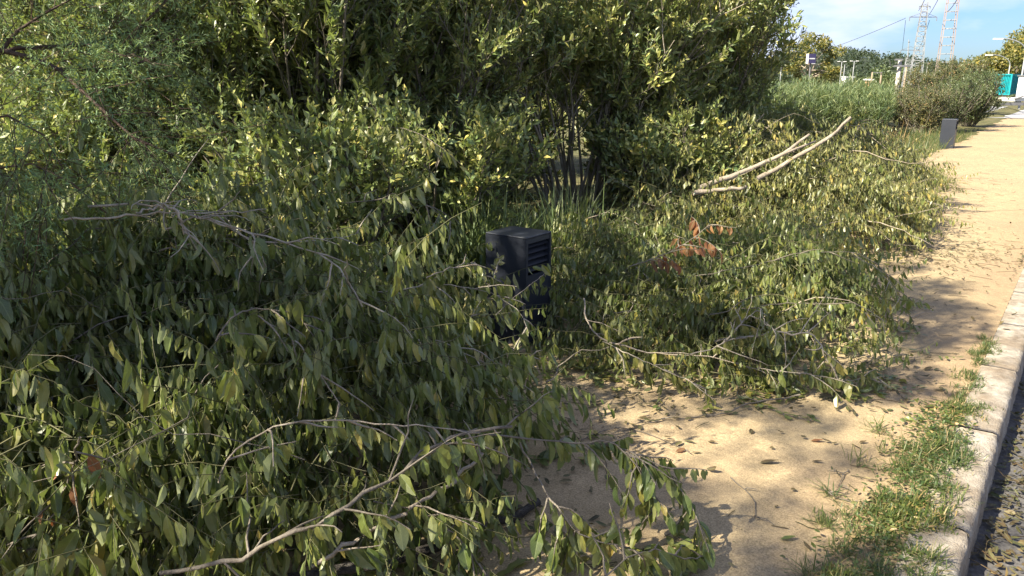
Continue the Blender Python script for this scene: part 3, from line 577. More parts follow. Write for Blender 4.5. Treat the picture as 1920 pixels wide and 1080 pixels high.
branch('cut_branch', [(300, 470, .92), (350, 460, .92), (420, 445, .93), (520, 455, .9), (600, 450, .88)], .006, .003, 'thin grey twig low on the crest of the near pile beneath the pale stem', 'bark', 4, (.12, .25), leaves=6, group=G1, bare_twigs=4)
branch('cut_branch', [(640, 545, 0.78), (720, 548, 0.74), (830, 532, 0.72), (920, 548, 0.66), (975, 580, 0.58), (992, 625, 0.50)], .0045, .0025, 'spray of sunlit yellow-green hanging leaves reaching in front of the near bollard', 'bark_pale', 12, (.08, .2), 7, own=22, t0=.1, lm='wilt_far', group=G1)
branch('cut_branch', [(930, 590, .58), (960, 560, .60), (1000, 530, .58), (1030, 505, .58)], .003, .002, 'single thin sprig crossing the face of the near bollard', 'bark', 0, leaves=1, own=12, t0=.05, lm='wilt_far', group=G1)
branch('cut_branch', [(690, 600, 0.66), (780, 625, 0.62), (860, 655, 0.56), (930, 690, 0.48), (975, 720, 0.38)], .004, .0025, 'drooping leafy sprig at the right end of the near pile, left of the bollard foot', 'bark_pale', 10, (.08, .2), 7, own=18, t0=.1, lm='wilt_far', group=G1)
branch('cut_branch', [(405, 640, .78), (430, 595, .85), (480, 575, .85), (560, 590, .8), (600, 650, .7)], .005, .003, 'curved grey twig looping in the middle of the near pile', 'bark_grey', 7, (.12, .25), 8, t0=.1, group=G1)
branch('cut_branch', [(150, 820, .65), (135, 880, .5), (110, 950, .38), (60, 1010, .3)], .005, .003, 'slanting twig with two withered brown leaves at lower left', 'bark_grey', 6, (.1, .25), 1, lm='rust', t0=.2, group=G1, leafL=.07)
branch('cut_branch', [(0, 1030, .22), (160, 1030, .22), (320, 1045, .2)], .005, .004, 'thin straight grey stick lying level at the bottom left corner', 'bark_grey', 3, (.1, .2), 6, group=G1)
branch('cut_branch', [(480, 590, .78), (560, 640, .70), (610, 720, .62), (640, 760, .55)], .005, .003, 'thin grey stem running down the right flank of the near pile', 'bark', 5, (.12, .25), 8, t0=.1, group=G1)
branch('cut_branch', [(640, 380, .95), (780, 370, .95), (850, 420, .85)], .004, .002, 'thin leafy shoot sticking up behind the near pile before the dense bush', 'bark_grey', 8, (.15, .3), 9, t0=.1, group=G1)
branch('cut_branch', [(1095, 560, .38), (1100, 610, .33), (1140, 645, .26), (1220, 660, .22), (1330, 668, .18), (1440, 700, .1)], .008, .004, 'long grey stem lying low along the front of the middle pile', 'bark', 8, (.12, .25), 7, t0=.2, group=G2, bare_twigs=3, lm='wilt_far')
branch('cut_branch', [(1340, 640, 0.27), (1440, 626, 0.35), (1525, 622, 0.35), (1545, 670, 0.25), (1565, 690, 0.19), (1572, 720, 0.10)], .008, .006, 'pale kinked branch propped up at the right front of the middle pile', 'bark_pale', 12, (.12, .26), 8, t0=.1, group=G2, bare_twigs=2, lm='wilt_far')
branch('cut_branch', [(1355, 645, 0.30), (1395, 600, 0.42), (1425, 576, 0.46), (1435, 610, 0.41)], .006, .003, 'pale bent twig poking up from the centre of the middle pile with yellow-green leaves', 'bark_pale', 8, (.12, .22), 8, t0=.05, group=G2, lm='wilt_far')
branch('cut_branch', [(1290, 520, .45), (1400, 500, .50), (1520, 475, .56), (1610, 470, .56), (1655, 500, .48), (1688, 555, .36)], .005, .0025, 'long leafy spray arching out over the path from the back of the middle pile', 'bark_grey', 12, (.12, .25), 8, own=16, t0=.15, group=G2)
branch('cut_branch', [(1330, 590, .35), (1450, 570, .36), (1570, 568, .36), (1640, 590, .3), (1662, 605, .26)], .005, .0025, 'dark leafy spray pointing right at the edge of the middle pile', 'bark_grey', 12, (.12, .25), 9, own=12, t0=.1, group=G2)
branch('cut_branch', [(1500, 740, .04), (1420, 752, .03), (1360, 775, .015), (1240, 785, .012)], .007, .005, 'bare brown stick lying on the sand in front of the middle pile', 'bark_grey', 2, (.08, .15), leaves=0, group=G2)
branch('cut_pole', [(1310, 354, 7.1), (1340, 342, 7.1), (1400, 319, 7.2), (1450, 299, 7.2), (1490, 276, 7.3), (1518, 252, 7.3)], .030, .013, 'thick pale cut pole with a torn orange end, leaning on the far pile', 'bark', 0, leaves=0, group=G3, K=12, forks=(([(1425, 310, 7.2), (1480, 284, 7.2), (1532, 264, 7.4)], .016, .010),))
branch('cut_pole', [(1420, 335, 7.2), (1500, 292, 7.2), (1545, 265, 7.2), (1575, 240, 7.3), (1595, 220, 7.3)], .023, .014, 'slimmer pale cut pole rising highest to a blunt end on the far pile', 'bark', 0, leaves=0, group=G3, K=12)
branch('cut_pole', [(1300, 362, 6.9), (1350, 357, 6.9), (1400, 350, 6.9)], .022, .016, 'short cut stem end poking out below the thick pole', 'bark', 0, leaves=0, group=G3, K=8)
branch('cut_branch', [(1540, 250, 9), (1570, 238, 9), (1610, 235, 9), (1640, 262, 9)], .006, .003, 'thin bare bowed twig over the far pile beside the blunt pole', 'bark', 6, (.2, .4), leaves=0, bare_twigs=8)
branch('bent_shoot', [(600, 265, 6.0), (680, 238, 5.5), (760, 240, 5.3), (810, 262, 5.2), (848, 295, 5.2)], .005, .003, 'snapped horizontal shoot with a row of hanging leaves across the dense bushes', 'bark', 0, leaves=1, own=24, t0=.4, lm='wilt_far', leafL=.17)
branch('withered_sprig', [(1180, 500, .62), (1240, 480, .66), (1290, 455, .72), (1330, 420, .82)], .005, .003, 'sprig of large rust-brown dead leaves at the foot of the right laurel bush', 'bark_grey', 9, (.08, .2), 5, lm='rust', t0=.2, leafL=.075, own=8)

branch('cut_branch', [(1130, 1085, .22), (1180, 1040, .24), (1230, 1030, .2), (1290, 1050, .12), (1330, 1040, .05)], .004, .003, 'dark leafy tip touching the sand at the bottom edge, lower middle', 'bark_grey', 8, (.1, .22), 8, own=20, t0=.05, group=G1, leafL=.09)
branch('cut_branch', [(1150, 830, .38), (1190, 860, .34), (1215, 910, .26), (1225, 970, .15)], .004, .002, 'short hanging tuft of dark leaves beside the drooping branch', 'bark_grey', 7, (.1, .2), 8, own=18, t0=.05, group=G1, leafL=.09)
branch('cut_branch', [(700, 940, .3), (800, 960, .28), (860, 1010, .2), (900, 1060, .1)], .005, .003, 'broad-leaved sprig hanging at the bottom centre left of the thick limb end', 'bark_grey', 9, (.1, .25), 8, own=20, t0=.1, group=G1, leafL=.11)
branch('cut_branch', [(880, 600, .52), (905, 560, .58), (925, 520, .64), (940, 480, .70)], .003, .002, 'short sprig standing upright against the left face of the near bollard', 'bark', 5, (.06, .12), 6, own=18, t0=.05, lm='wilt_far', group=G1, mode='erect', leafL=.06)
branch('cut_branch', [(800, 520, .80), (850, 500, .80), (890, 490, .76), (915, 520, .66)], .004, .002, 'leafy tip hanging just left of the near bollard cap', 'bark', 9, (.08, .2), 8, own=18, t0=.05, lm='wilt_far', group=G1, leafL=.07)
branch('cut_branch', [(930, 700, .22), (980, 670, .28), (1010, 660, .24)], .003, .002, 'small pale sprig at the foot of the near bollard', 'bark', 6, (.06, .14), 7, own=12, t0=.05, lm='wilt_far', group=G1, leafL=.06)
branch('cut_branch', [(255, 400, 1.13), (300, 385, 1.15), (335, 395, 1.14), (345, 440, 1.05)], .008, .005, 'pale hooked stem end rising above the crest of the near pile', 'bark_pale', 3, (.1, .25), leaves=0, group=G1, bare_twigs=2)
branch('cut_branch', [(310, 430, 1.05), (370, 405, 1.1), (420, 418, 1.08), (480, 455, 1.0), (500, 500, .9)], .006, .003, 'pale forked twig crossing the long pale stem at its bend', 'bark_pale', 4, (.1, .25), leaves=0, group=G1, bare_twigs=3)
branch('cut_branch', [(470, 455, .99), (560, 453, .98), (640, 445, .97), (672, 436, .97)], .004, .002, 'thin straight pale twig pointing right from the bend of the long stem', 'bark_pale', 3, (.06, .15), 7, group=G1, own=5, t0=.5)
branch('cut_pole', [(-80, 424, 4.9), (10, 427, 4.9), (60, 432, 4.9), (118, 440, 4.9)], .028, .022, 'bleached cut log at the far left edge behind the near pile', 'bark_pale', 0, leaves=0, K=8)
branch('cut_branch', [(1290, 665, .28), (1340, 655, .3), (1375, 625, .34), (1400, 590, .40)], .005, .003, 'slender pale fork leaning left inside the middle pile', 'bark_pale', 5, (.1, .2), 7, t0=.3, group=G2, lm='wilt_far', bare_twigs=1)
branch('cut_branch', [(1130, 640, .3), (1180, 665, .26), (1260, 700, .16), (1330, 735, .06)], .004, .002, 'leafy sprig falling over the front left corner of the middle pile', 'bark_pale', 10, (.1, .22), 9, t0=.05, own=16, group=G2, lm='wilt_far')
branch('cut_branch', [(1420, 690, .18), (1500, 700, .16), (1580, 715, .1), (1660, 705, .04)], .004, .002, 'leafy sprig lying flat at the right front corner of the middle pile', 'bark_pale', 12, (.1, .22), 9, t0=.05, own=16, group=G2, lm='wilt_far')
branch('cut_branch', [(1600, 480, .56), (1640, 500, .5), (1670, 530, .42), (1688, 560, .36)], .003, .002, 'single drooping spray tip hanging farthest over the path', 'bark', 3, (.06, .12), 6, t0=.3, own=18, group=G2, lm='wilt_far', leafL=.06)
# twigs and leaves lying on the sand
TW = 'loose twigs on the sandy path'
for pts, lb in (([(1090, 825), (1130, 805), (1180, 795), (1230, 820), (1290, 845)], 'thin curved twig lying on sand behind the drooping branch tip'),
                ([(1370, 895), (1400, 920), (1422, 945), (1415, 970)], 'fine hooked twig lying on bare sand in the middle of the path'),
                ([(1540, 915), (1570, 935), (1605, 940)], 'short dark twig on sand near the kerb grass'),
                ([(1590, 880), (1580, 895), (1572, 912)], 'tiny upright-looking twig on sand right of the middle'),
                ([(1672, 690), (1700, 682), (1716, 675)], 'straight stick end on sand at the right tip of the middle pile'),
                ([(1690, 470), (1760, 462), (1830, 455)], 'long thin twig lying across the sunlit path beside the far pile'),
                ([(1790, 400), (1830, 396), (1915, 393)], 'thin twig reaching right across the sand beyond the far pile tip')):
    branch('fallen_twig', [(x, y, .012) for x, y in pts], .004, .002, lb, 'bark_grey', 2, (.03, .1), leaves=0, group=TW, K=9)
LV = 'single leaves fallen on the path'
def fallen(px, py, L, yaw, m, label):
    p = WZ(px, py, .012); e = MB(); D = np.array([[math.cos(yaw), math.sin(yaw), .06]]); N = nrm(np.array([[.1, .05, 1.0]])); N = N - (N * D).sum() * D
    add_leaves(e, p[None] - D * L / 2, nrm(D), nrm(N), np.array([L]), np.array([L * .42]), np.array([-.15]), np.array([.35]), 'hi', .3)
    o = e.build('fallen_leaf', M[m], None); set_props(o, label, 'leaf', LV)
for a in ((1443, 867, .085, .6, 'litter', 'long olive leaf lying alone on bright sand mid path'), (1533, 866, .05, .3, 'litter', 'crumpled brown leaf on bright sand right of the long olive leaf'),
          (1478, 1010, .06, .7, 'wilt', 'flat green leaf on shaded sand near the bottom'), (1512, 1024, .045, 2.4, 'litter', 'curled blackish leaf beside the flat green leaf at the bottom'),
          (1533, 827, .06, .45, 'rust', 'narrow brown leaf on bright sand above the crumpled one'), (1632, 940, .06, 1.8, 'litter', 'upright brown leaf at the left edge of the kerb grass'),
          (1606, 972, .04, 2.2, 'rust', 'small rusty leaf near the kerb grass'), (1276, 845, .05, 1.0, 'rust', 'small round tan leaf behind the drooping branch'),
          (1335, 829, .04, .2, 'litter', 'small dark curled leaf on sand below the middle pile'), (1740, 692, .06, .9, 'litter', 'dark leaf on sunlit sand left of the kerb, beyond the grass'),
          (1618, 829, .04, .8, 'litter', 'small ragged leaf on bright sand toward the kerb'), (1745, 763, .07, .5, 'litter', 'dark leaf beside the green sprig near the kerb')):
    fallen(*a)
branch('fallen_sprig', [(1420, 758, .015), (1470, 775, .02), (1520, 790, .015)], .003, .002, 'small dark leafy sprig lying on sand before the middle pile', 'bark_grey', 3, (.03, .08), 4, own=8, t0=.1, leafL=.06)
branch('fallen_sprig', [(1690, 770, .015), (1715, 785, .02), (1735, 800, .015)], .003, .002, 'little bright green sprig lying on sand near the kerb grass', 'bark_grey', 3, (.03, .08), 3, own=6, t0=.1, leafL=.055)

# ------------------------------------------------------------------ litter and grass
def scatter_flat(mb, xy, L, zbase=.008, wr=.42, shape='mid', up=.25):
    n = len(xy); a = R.uniform(0, 6.283, n); D = nrm(np.stack([np.cos(a), np.sin(a), R.normal(.05, up * .4, n)], 1)); N = rv(n) * up + np.array([0, 0, 1.0]); N = nrm(N - (N * D).sum(1)[:, None] * D)
    B = np.concatenate([xy, np.full((n, 1), zbase)], 1) + D * 0; B[:, 2] += R.random(n) * .01
    add_leaves(mb, B, D, N, L * R.uniform(.4, 1.2, n), L * wr * R.uniform(.4, 1.1, n), R.normal(0, .25, n), .4, shape, .6, zbase)
mb = MB()
scatter_flat(mb, np.stack([R.uniform(-2.5, -.4, 420), R.uniform(1.6, 20, 420)], 1)[::2], .035)
scatter_flat(mb, np.stack([R.uniform(-2.6, -.35, 900), R.uniform(1.6, 24, 900)], 1), .014)
scatter_flat(mb, np.stack([R.normal(-1.0, .5, 380).clip(-2.6, -.36), R.normal(8.2, .5, 380)], 1), .045)
for mx, my, sx, n in ((1150, 740, .35, 170), (1650, 720, .25, 110), (1500, 770, .3, 60), (1000, 780, .35, 120), (1720, 560, .6, 60), (1800, 440, .6, 110), (900, 1000, .4, 140)):
    c = WZ(mx, my); scatter_flat(mb, c[None, :2] + R.normal(0, sx, (n, 2)), .055)
# short bits of twig
n = 420; st = np.stack([R.uniform(-2.6, -.35, n), np.concatenate([R.uniform(1.8, 16, n // 2), R.normal(8.1, .6, n - n // 2)]), np.full(n, .012)], 1); a = R.uniform(0, 6.28, n)
P = grow(st, np.stack([np.cos(a), np.sin(a), a * 0], 1), R.uniform(.03, .22, n), 5, 0, .2); P[:, :, 2] = .011; mb.tubes(P, np.full((n, 5), .0018), 3)
set_props(mb.build('path_litter', M['litter']), 'scattered leaf scraps and twig bits strewn on the sandy path', 'leaf litter', None, 'stuff')
mb = MB(); n = 1500; y = 2.0 + 9 * R.random(n) ** 1.8
P0 = np.stack([-.115 + np.abs(R.normal(0, .13, n)), y], 1); scatter_flat(mb, P0, .055, -.138, up=.6)
scatter_flat(mb, np.stack([R.uniform(-.1, .5, 260), R.uniform(2, 8, 260)], 1), .03, -.138)
n = 60; st = np.stack([R.uniform(-.1, .25, n), R.uniform(2, 7, n), np.full(n, -.12)], 1); a = R.uniform(0, 6.28, n)
P = grow(st, np.stack([np.cos(a), np.sin(a), a * 0 + .15], 1), R.uniform(.08, .35, n), 6, .05, .2, zmin=-.135); mb.tubes(P, np.full((n, 6), .0022), 3)
set_props(mb.build('gutter_litter', M['litter']), 'dry brown and green leaves gathered in the gutter below the kerb', 'leaf litter', None, 'stuff')

def blades(mb, xy, hmin, hmax, w, spread=.5, z0=0.0, shape='mid', curl=.45):
    n = len(xy); a = R.uniform(0, 6.283, n); k = np.abs(R.normal(0, spread, n)); D = nrm(np.stack([np.cos(a) * k, np.sin(a) * k, np.ones(n)], 1))
    N = np.stack([-np.cos(a), -np.sin(a), k * 0 + .1], 1) * 1.0; N = nrm(N - (N * D).sum(1)[:, None] * D)
    B = np.concatenate([xy, np.full((n, 1), z0)], 1); L = R.uniform(hmin, hmax, n)
    add_leaves(mb, B, D, N, L, w * R.uniform(.6, 1.3, n), -R.uniform(-.1, curl, n) * -1, .2, shape, .3, None)
mb = MB()
for i in range(210):
    y = 2.05 + 2.3 * R.random()
    if np.sin(y * 9) + .6 * np.sin(y * 23 + 1) < -.75: continue
    w = .13 * (1 if y < 3.6 else .55); c = np.array([-.34 + R.normal(0, w * .6) - (.04 if y < 3 else -.03), y]); k = int(R.integers(20, 70))
    c[0] = min(c[0], -.23); blades(mb, c[None] + R.normal(0, .022, (k, 2)), .02, (.085 if y < 3.5 else .045) * R.uniform(.5, 1), .0036, 1.5, .006)
for i in range(70):
    y = 4.0 + 1.6 * R.random(); c = np.array([-.335 + R.normal(0, .03), y]); blades(mb, c[None] + R.normal(0, .018, (25, 2)), .02, .05, .004, 1.1, .006)
for i in range(45):
    y = 2.0 + 1.7 * R.random(); c = np.array([-.38 + R.normal(0, .09), y]); c[0] = min(c[0], -.22); k = int(R.integers(20, 60)); blades(mb, c[None] + R.normal(0, .02, (k, 2)), .04, .11, .0034, 1.6, .006)
n = 2600; xy = np.stack([R.normal(-.38, .075, n).clip(-.7, -.25), R.uniform(2.0, 4.2, n)], 1)
scatter_flat(mb, xy, .028, .02, wr=.5, up=.9)
set_props(mb.build('kerb_grass', M['grass'], None, True), 'low green grass and weeds growing along the inner side of the kerb', 'grass', None, 'stuff')
# grass tussocks under the bushes
def tussock(px, py, n, h, w, rad, m, label, name='grass_tussock'):
    p = WZ(px, py + 30, 0); e = MB(); blades(e, p[None, :2] + R.normal(0, rad, (n, 2)), h * .4, h, w, .45, 0, 'mid', .7); o = e.build(name, M['reed'], None, True); o.location = (0, 0, 0); set_props(o, label, 'grass', 'grass clumps under the bushes')
tussock(900, 505, 520, .92, .014, .17, 'grass', 'long bright grass tuft behind the near bollard, left of it')
tussock(1045, 500, 460, .95, .012, .14, 'grass', 'tall upright grass tuft at the foot of the pale bare stems')
tussock(970, 500, 520, .66, .011, .28, 'grass', 'arching grass tuft between the two tall tufts, just above the near bollard')
mb = MB(); n = 9000; a = np.stack([R.uniform(-14, -3.0, n), R.uniform(1, 30, n)], 1); blades(mb, a, .05, .22, .007, .8, 0, 'lo')
n = 5000; c = WZ(1740, 285); a = np.stack([R.uniform(-5.8, -2.75, n), R.uniform(16, 26, n)], 1); blades(mb, a, .1, .42, .012, .8, 0, 'lo')
set_props(mb.build('verge_grass', M['grass'], None, True), 'low green weeds and grass covering the verge left of the path', 'grass', None, 'stuff')
mb = MB(); n = 2600; c = WZ(1672, 300); a = c[None, :2] + R.normal(0, 1, (n, 2)) * [1.0, 1.8]; a = a[a[:, 0] < -3.6]; blades(mb, a, .25, .8, .010, .6, 0, 'lo')
set_props(mb.build('dry_grass', M['dry_grass'], None, True), 'patch of straw-yellow dry grass before the olive shrub', 'grass', None, 'stuff')
mb = MB(); n = 9000; rr_ = R.uniform(7.5, 11.9, n); dd_ = R.uniform(21, 30, n); base = RGT[None] * rr_[:, None] * (dd_ / 25)[:, None] + HF[None] * dd_[:, None]
hh = R.uniform(.85, 1.62, n) * (.92 + .2 * np.sin(rr_ * 2.2) * np.sin(dd_ * 1.3)); top = base.copy(); top[:, 2] = hh; P = np.stack([base, base * .5 + top * .5, top + rv(n) * [.1, .1, 0]], 1)
mb.tubes(P[::3], np.full((len(P[::3]), 3), .008), 3)
leaf_shoots(mb, P, 7, .36, .075, 'erect', t0=.4, shape='lo', curl=.35, jit=.25)
set_props(mb.build('reed_bed', M['reed'], None, False), 'dense bed of pale green giant reeds behind the far pile', 'reeds', None, 'stuff')

# shrubs by the far path
def far_bush(px, py, h, sp, m, label, nst=26, L=.07): p = WZ(px, py); return bush('roadside_shrub', (p[0], p[1], 0), h, sp, nst, L, M[m], M['bark_grey'], label, 'roadside shrubs beyond the far bollard', n2=9, n3=5, nl=10, shape='lo', low=.0, wr=.5, L3=(.2, .4), r0=.02)
far_bush(1812, 238, 1.55, .75, 'darkshrub', 'dark green rounded shrub at the path edge, farthest right of the roadside shrubs', 34, .09)
far_bush(1770, 246, 1.5, .8, 'darkshrub', 'dark green shrub directly behind the far bollard', 32)
far_bush(1725, 250, 1.35, .9, 'olive', 'brownish olive shrub left of the far bollard', 34)
far_bush(1692, 236, 1.1, .8, 'olive', 'olive shrub next to the reed bed', 30)
far_bush(1785, 214, 2.3, .6, 'olive', 'taller olive shrub with wispy top behind the far bollard shrubs', 34, .1)
far_bush(1715, 214, 1.9, .8, 'olive', 'green shrub behind the olive ones, in front of the pylons', 30, .1)
far_bush(1818, 216, 1.8, .6, 'darkshrub', 'dark shrub behind the farthest right one, before the teal container', 30, .1)

# ------------------------------------------------------------------ background trees
p = WD(1517, 150, 150); tree('eucalyptus_tree', (p[0], p[1], -1), 11.4, 5.4, 46, .5, M['euc'], M['bark'], 'broad yellow-green eucalyptus with a domed open crown before the hill', 'tree', trunk_r=.35, per=150, clump_r=.20, hollow=.5, seedz=(.15, .98))
RT = 'trees on the slope at the right edge'
for px, d, h, cr_, lb in ((1905, 95, 6.8, 3.4, 'tall bright green tree at the right edge behind the teal container'), (1945, 100, 8.5, 4.5, 'big leafy tree cut by the right edge of the picture'),
                          (1872, 120, 5.6, 4.5, 'rounded tree left of the tall bright one'), (1840, 130, 4.8, 4.5, 'low rounded tree at the left of the sloping tree line'), (1810, 140, 4.0, 4.5, 'lowest tree of the slope, just above the roadside shrubs')):
    p = WD(px, 150, d); tree('broadleaf_tree', (p[0], p[1], 0), h, cr_, 22, .42, M['olive'] if d > 110 else M['euc'], M['bark_grey'], lb, 'tree', RT, trunk_r=.22, per=260, clump_r=.36, seedz=(.08, 1.0))
RB = 'trees along the foot of the hill'
for k, (px, d, h) in ((0, (1548, 170, 3.4)), (3, (1672, 120, 3.2)), (4, (1740, 150, 2.8)), (5, (1775, 130, 3.0))):
    p = WD(px, 150, d); tree('broadleaf_tree', (p[0], p[1], 0), h, 3.6, 14, .5, M['darkshrub'] if k % 2 else M['olive'], M['bark_grey'],
                             ['low tree right of the eucalyptus', 'low tree between the lamp masts', 'low tree beside the terracotta building', 'dark tree between the building and the concrete pole', 'low tree behind the large pylon foot', 'low tree right of the pylons'][k], 'tree', RB, trunk_r=.2, per=200, clump_r=.4, seedz=(.1, 1.0))

# ------------------------------------------------------------------ pylons, poles, lamps
def lattice(name, px, pyb, d, ytop, wb, wt, label, mleg='galv', arms=(), group='lattice pylons', n=18, yaw=.3, bar=.10, diag=True):
    b = WD(px, 150, d); top = WD(px, ytop, d)[2]; zb = -.1
    e = empty(name, (b[0], b[1], zb), label, 'pylon', group); c, s = math.cos(yaw), math.sin(yaw)
    def pt(i, z):
        w = wb + (wt - wb) * (z - zb) / (top - zb); x, y = [(-1, -1), (1, -1), (1, 1), (-1, 1)][i % 4]; x *= w / 2; y *= w / 2
        return (b[0] + x * c - y * s, b[1] + x * s + y * c, z)
    L = MB()
    for i in range(4): L.bar(pt(i, zb), pt(i, top), bar * 1.3)
    L.build('legs', M[mleg], e, False); B = MB(); zs = np.linspace(zb, top, n + 1)
    for k in range(n):
        if not diag: B = MB()
        for i in range(4):
            if k or not diag: B.bar(pt(i, zs[k]), pt(i + 1, zs[k]), bar * .8)
            if diag: B.bar(pt(i, zs[k]), pt(i + 1, zs[k + 1]), bar * .7) if (k + i) % 2 else B.bar(pt(i + 1, zs[k]), pt(i, zs[k + 1]), bar * .7)
        if not diag: B.build('rung', M['galv'], e, False)
    if diag: B.build('bracing', M['galv'], e, False)
    for (ya, half, drop) in arms:
        z = WD(px, ya, d)[2]; A = MB(); ax = RGT * half
        p0 = np.array([b[0], b[1], z]); A.bar(p0 - ax, p0 + ax, bar * 1.6); A.bar(p0 - ax, p0 + [0, 0, half * .35], bar * .8); A.bar(p0 + ax, p0 + [0, 0, half * .35], bar * .8)
        cr2 = A.build('crossarm', M['galv_dark'], e, False)
        for sg in (-1, 1):
            q_ = p0 + ax * sg; I = MB(); I.tubes(np.array([[q_, q_ - [0, 0, drop]]]), np.array([[bar * .7, bar * .7]]), 6); I.build('insulator', M['galv_dark'], e, False)
    return e
lattice('lattice_pylon', 1716, 170, 75, 3, 1.15, .45, 'tall grey lattice pylon with a wide crossarm, left of the red and white mast', arms=((32, 1.25, .35), (50, .35, .2), (12, .5, .2)), n=20, bar=.05)
lattice('lattice_mast', 1766, 155, 60, -60, 1.0, .6, 'tall slim ladder-like mast with faded red and white legs running out of the top', 'rustpaint', n=16, bar=.055, diag=False)
lattice('lattice_pylon', 1700, 172, 85, 108, .85, .6, 'short lattice pylon stub with a thin mast and crossarm, left of the tall grey pylon', arms=((94, 1.0, .3),), n=11, bar=.045)
b = WD(1702, 150, 85); mst = empty('thin_mast', (b[0], b[1], WD(1700, 110, 85)[2]), 'thin rod mast rising above the short pylon', 'mast'); mb = MB()
mb.tubes(np.array([[WD(1702, 110, 85), WD(1704, 74, 85)]]), np.array([[.07, .04]]), 6); mb.build('rod', M['galv'], mst); mb = MB(); mb.bar(WD(1703, 79, 85), WD(1706, 79, 85), .12); mb.build('tip', M['galv_dark'], mst)
def pole(name, px, yb, yt, d, r, m, label, arms=(), cat='pole', group=None, heads=None, hm='galv'):
    b = WD(px, yb, d); t = WD(px, yt, d); z0 = min(b[2], 0) if d > 30 else 0; z0 = -.1
    e = empty(name, (b[0], b[1], z0), label, cat, group); s = MB(); s.tubes(np.array([[[b[0], b[1], z0], [b[0], b[1], (z0 + t[2]) / 2], [b[0], b[1], t[2]]]]), np.array([[r, r * .85, r * .65]]), 8, cap=True); s.build('post', M[m], e)
    for y, a, c in arms:
        z = WD(px, y, d)[2]; A = MB(); p0 = np.array([b[0], b[1], z]) - HF * r * 1.3; A.bar(p0 + RGT * a, p0 + RGT * c, r * .8); A.build('crossarm', M['galv_dark'], e, False)
    if heads == 'double':
        for sg in (-1, 1):
            h = MB(); h.box((b[0] + RGT[0] * sg * .45, b[1] + RGT[1] * sg * .45, t[2] + .05), (.36, .2, .09), yaw=YAW); h.build('lamp_head', M['white'], e, False)
        h = MB(); h.bar(np.array([b[0], b[1], t[2]]) - RGT * .5, np.array([b[0], b[1], t[2]]) + RGT * .5, .08); h.build('bracket', M['galv'], e, False)
    if heads == 'arch':
        k = np.linspace(0, 1, 10); top = np.array([b[0], b[1], t[2]]); Q = top[None] - RGT[None] * (1.5 * np.sin(k * 1.57))[:, None] * -0 + np.stack([-RGT[0] * 2.2 * (1 - np.cos(k * 1.57)), -RGT[1] * 2.2 * (1 - np.cos(k * 1.57)), 1.1 * np.sin(k * 1.57)], 1)
        a = MB(); a.tubes(Q[None], np.full((1, 10), r * .55), 6); a.build('arm', M[m], e)
        h = MB(); h.box(Q[-1] - RGT * .3 + [0, 0, -.03], (.7, .28, .12), yaw=YAW); h.build('lamp_head', M['white'], e, False)
    return e
pole('utility_pole', 1679, 185, 112, 42, .14, 'concrete_pole', 'pale concrete utility pole with offset crossarms in front of the short pylon', arms=((112, -.38, .05), (124, -.40, .5)), cat='utility pole')
pole('wooden_pole', 1694, 170, 124, 60, .09, 'wood_pole', 'short brown wooden pole beside the pale utility pole', cat='utility pole')
LP = 'distant street lamps'
pole('street_lamp', 1462, 160, 120, 110, .07, 'galv', 'double-headed street lamp left of the eucalyptus', heads='double', cat='street lamp', group=LP)
pole('street_lamp', 1574, 160, 116, 120, .07, 'galv', 'double-headed street lamp standing beside a plain short mast', heads='double', cat='street lamp', group=LP)
pole('street_lamp', 1597, 160, 115, 120, .07, 'galv', 'double-headed street lamp farthest right of the three before the hill', heads='double', cat='street lamp', group=LP)
pole('mast', 1580, 160, 121, 120, .07, 'galv', 'plain short mast between the two close street lamps', cat='mast')
pole('mast', 1735, 155, 117, 110, .07, 'galv', 'thin grey mast between the two tall pylons', cat='mast')
pole('gantry_post', 1633, 160, 135, 100, .13, 'wood_pole', 'left post of the small goal-like frame by the terracotta building', cat='post', arms=((136, 0, 1.15),))
pole('gantry_post', 1650, 160, 136, 100, .13, 'wood_pole', 'right post of the small goal-like frame by the terracotta building', cat='post')
pole('street_lamp', 1909, 185, 98, 68, .10, 'galv', 'tall arched street lamp behind the teal container', heads='arch', cat='street lamp', group=LP)
pole('street_lamp', 1886, 170, 122, 90, .09, 'galv', 'smaller arched street lamp rising over the left of the teal container', heads='arch', cat='street lamp', group=LP)
pole('street_lamp', 1870, 160, 128, 115, .06, 'galv', 'faint arched street lamp among the sloping trees', heads='arch', cat='street lamp', group=LP)
# hoarding sign in the eucalyptus
b = WD(1517, 150, 110); e = empty('box_sign', (b[0], b[1], 0), 'navy box sign with a white side on a post before the eucalyptus', 'sign')
z = WD(1517, 110, 110)[2]; mb = MB(); mb.box((b[0], b[1], z), (1.15, .5, 1.25), yaw=YAW + .25); mb.build('panel', M['navy'], e, False)
mb = MB(); pp = np.array([b[0], b[1], z]); ax = np.array([math.cos(YAW + .25), math.sin(YAW + .25), 0]); ay = np.array([-ax[1], ax[0], 0])
mb.box(pp - ax * .585, (.02, .5, 1.25), yaw=YAW + .25); mb.box(pp - ay * .26, (.85, .02, .16), yaw=YAW + .25); mb.box(pp - ay * .26 + ax * .25 + [0, 0, -.66], (.55, .03, .1), yaw=YAW + .25); mb.build('lettering_strip', M['white'], e, False)
mb = MB(); mb.tubes(np.array([[[b[0], b[1], 0], [b[0], b[1], z - .62]]]), np.array([[.1, .1]]), 8); mb.build('post', M['galv_dark'], e)
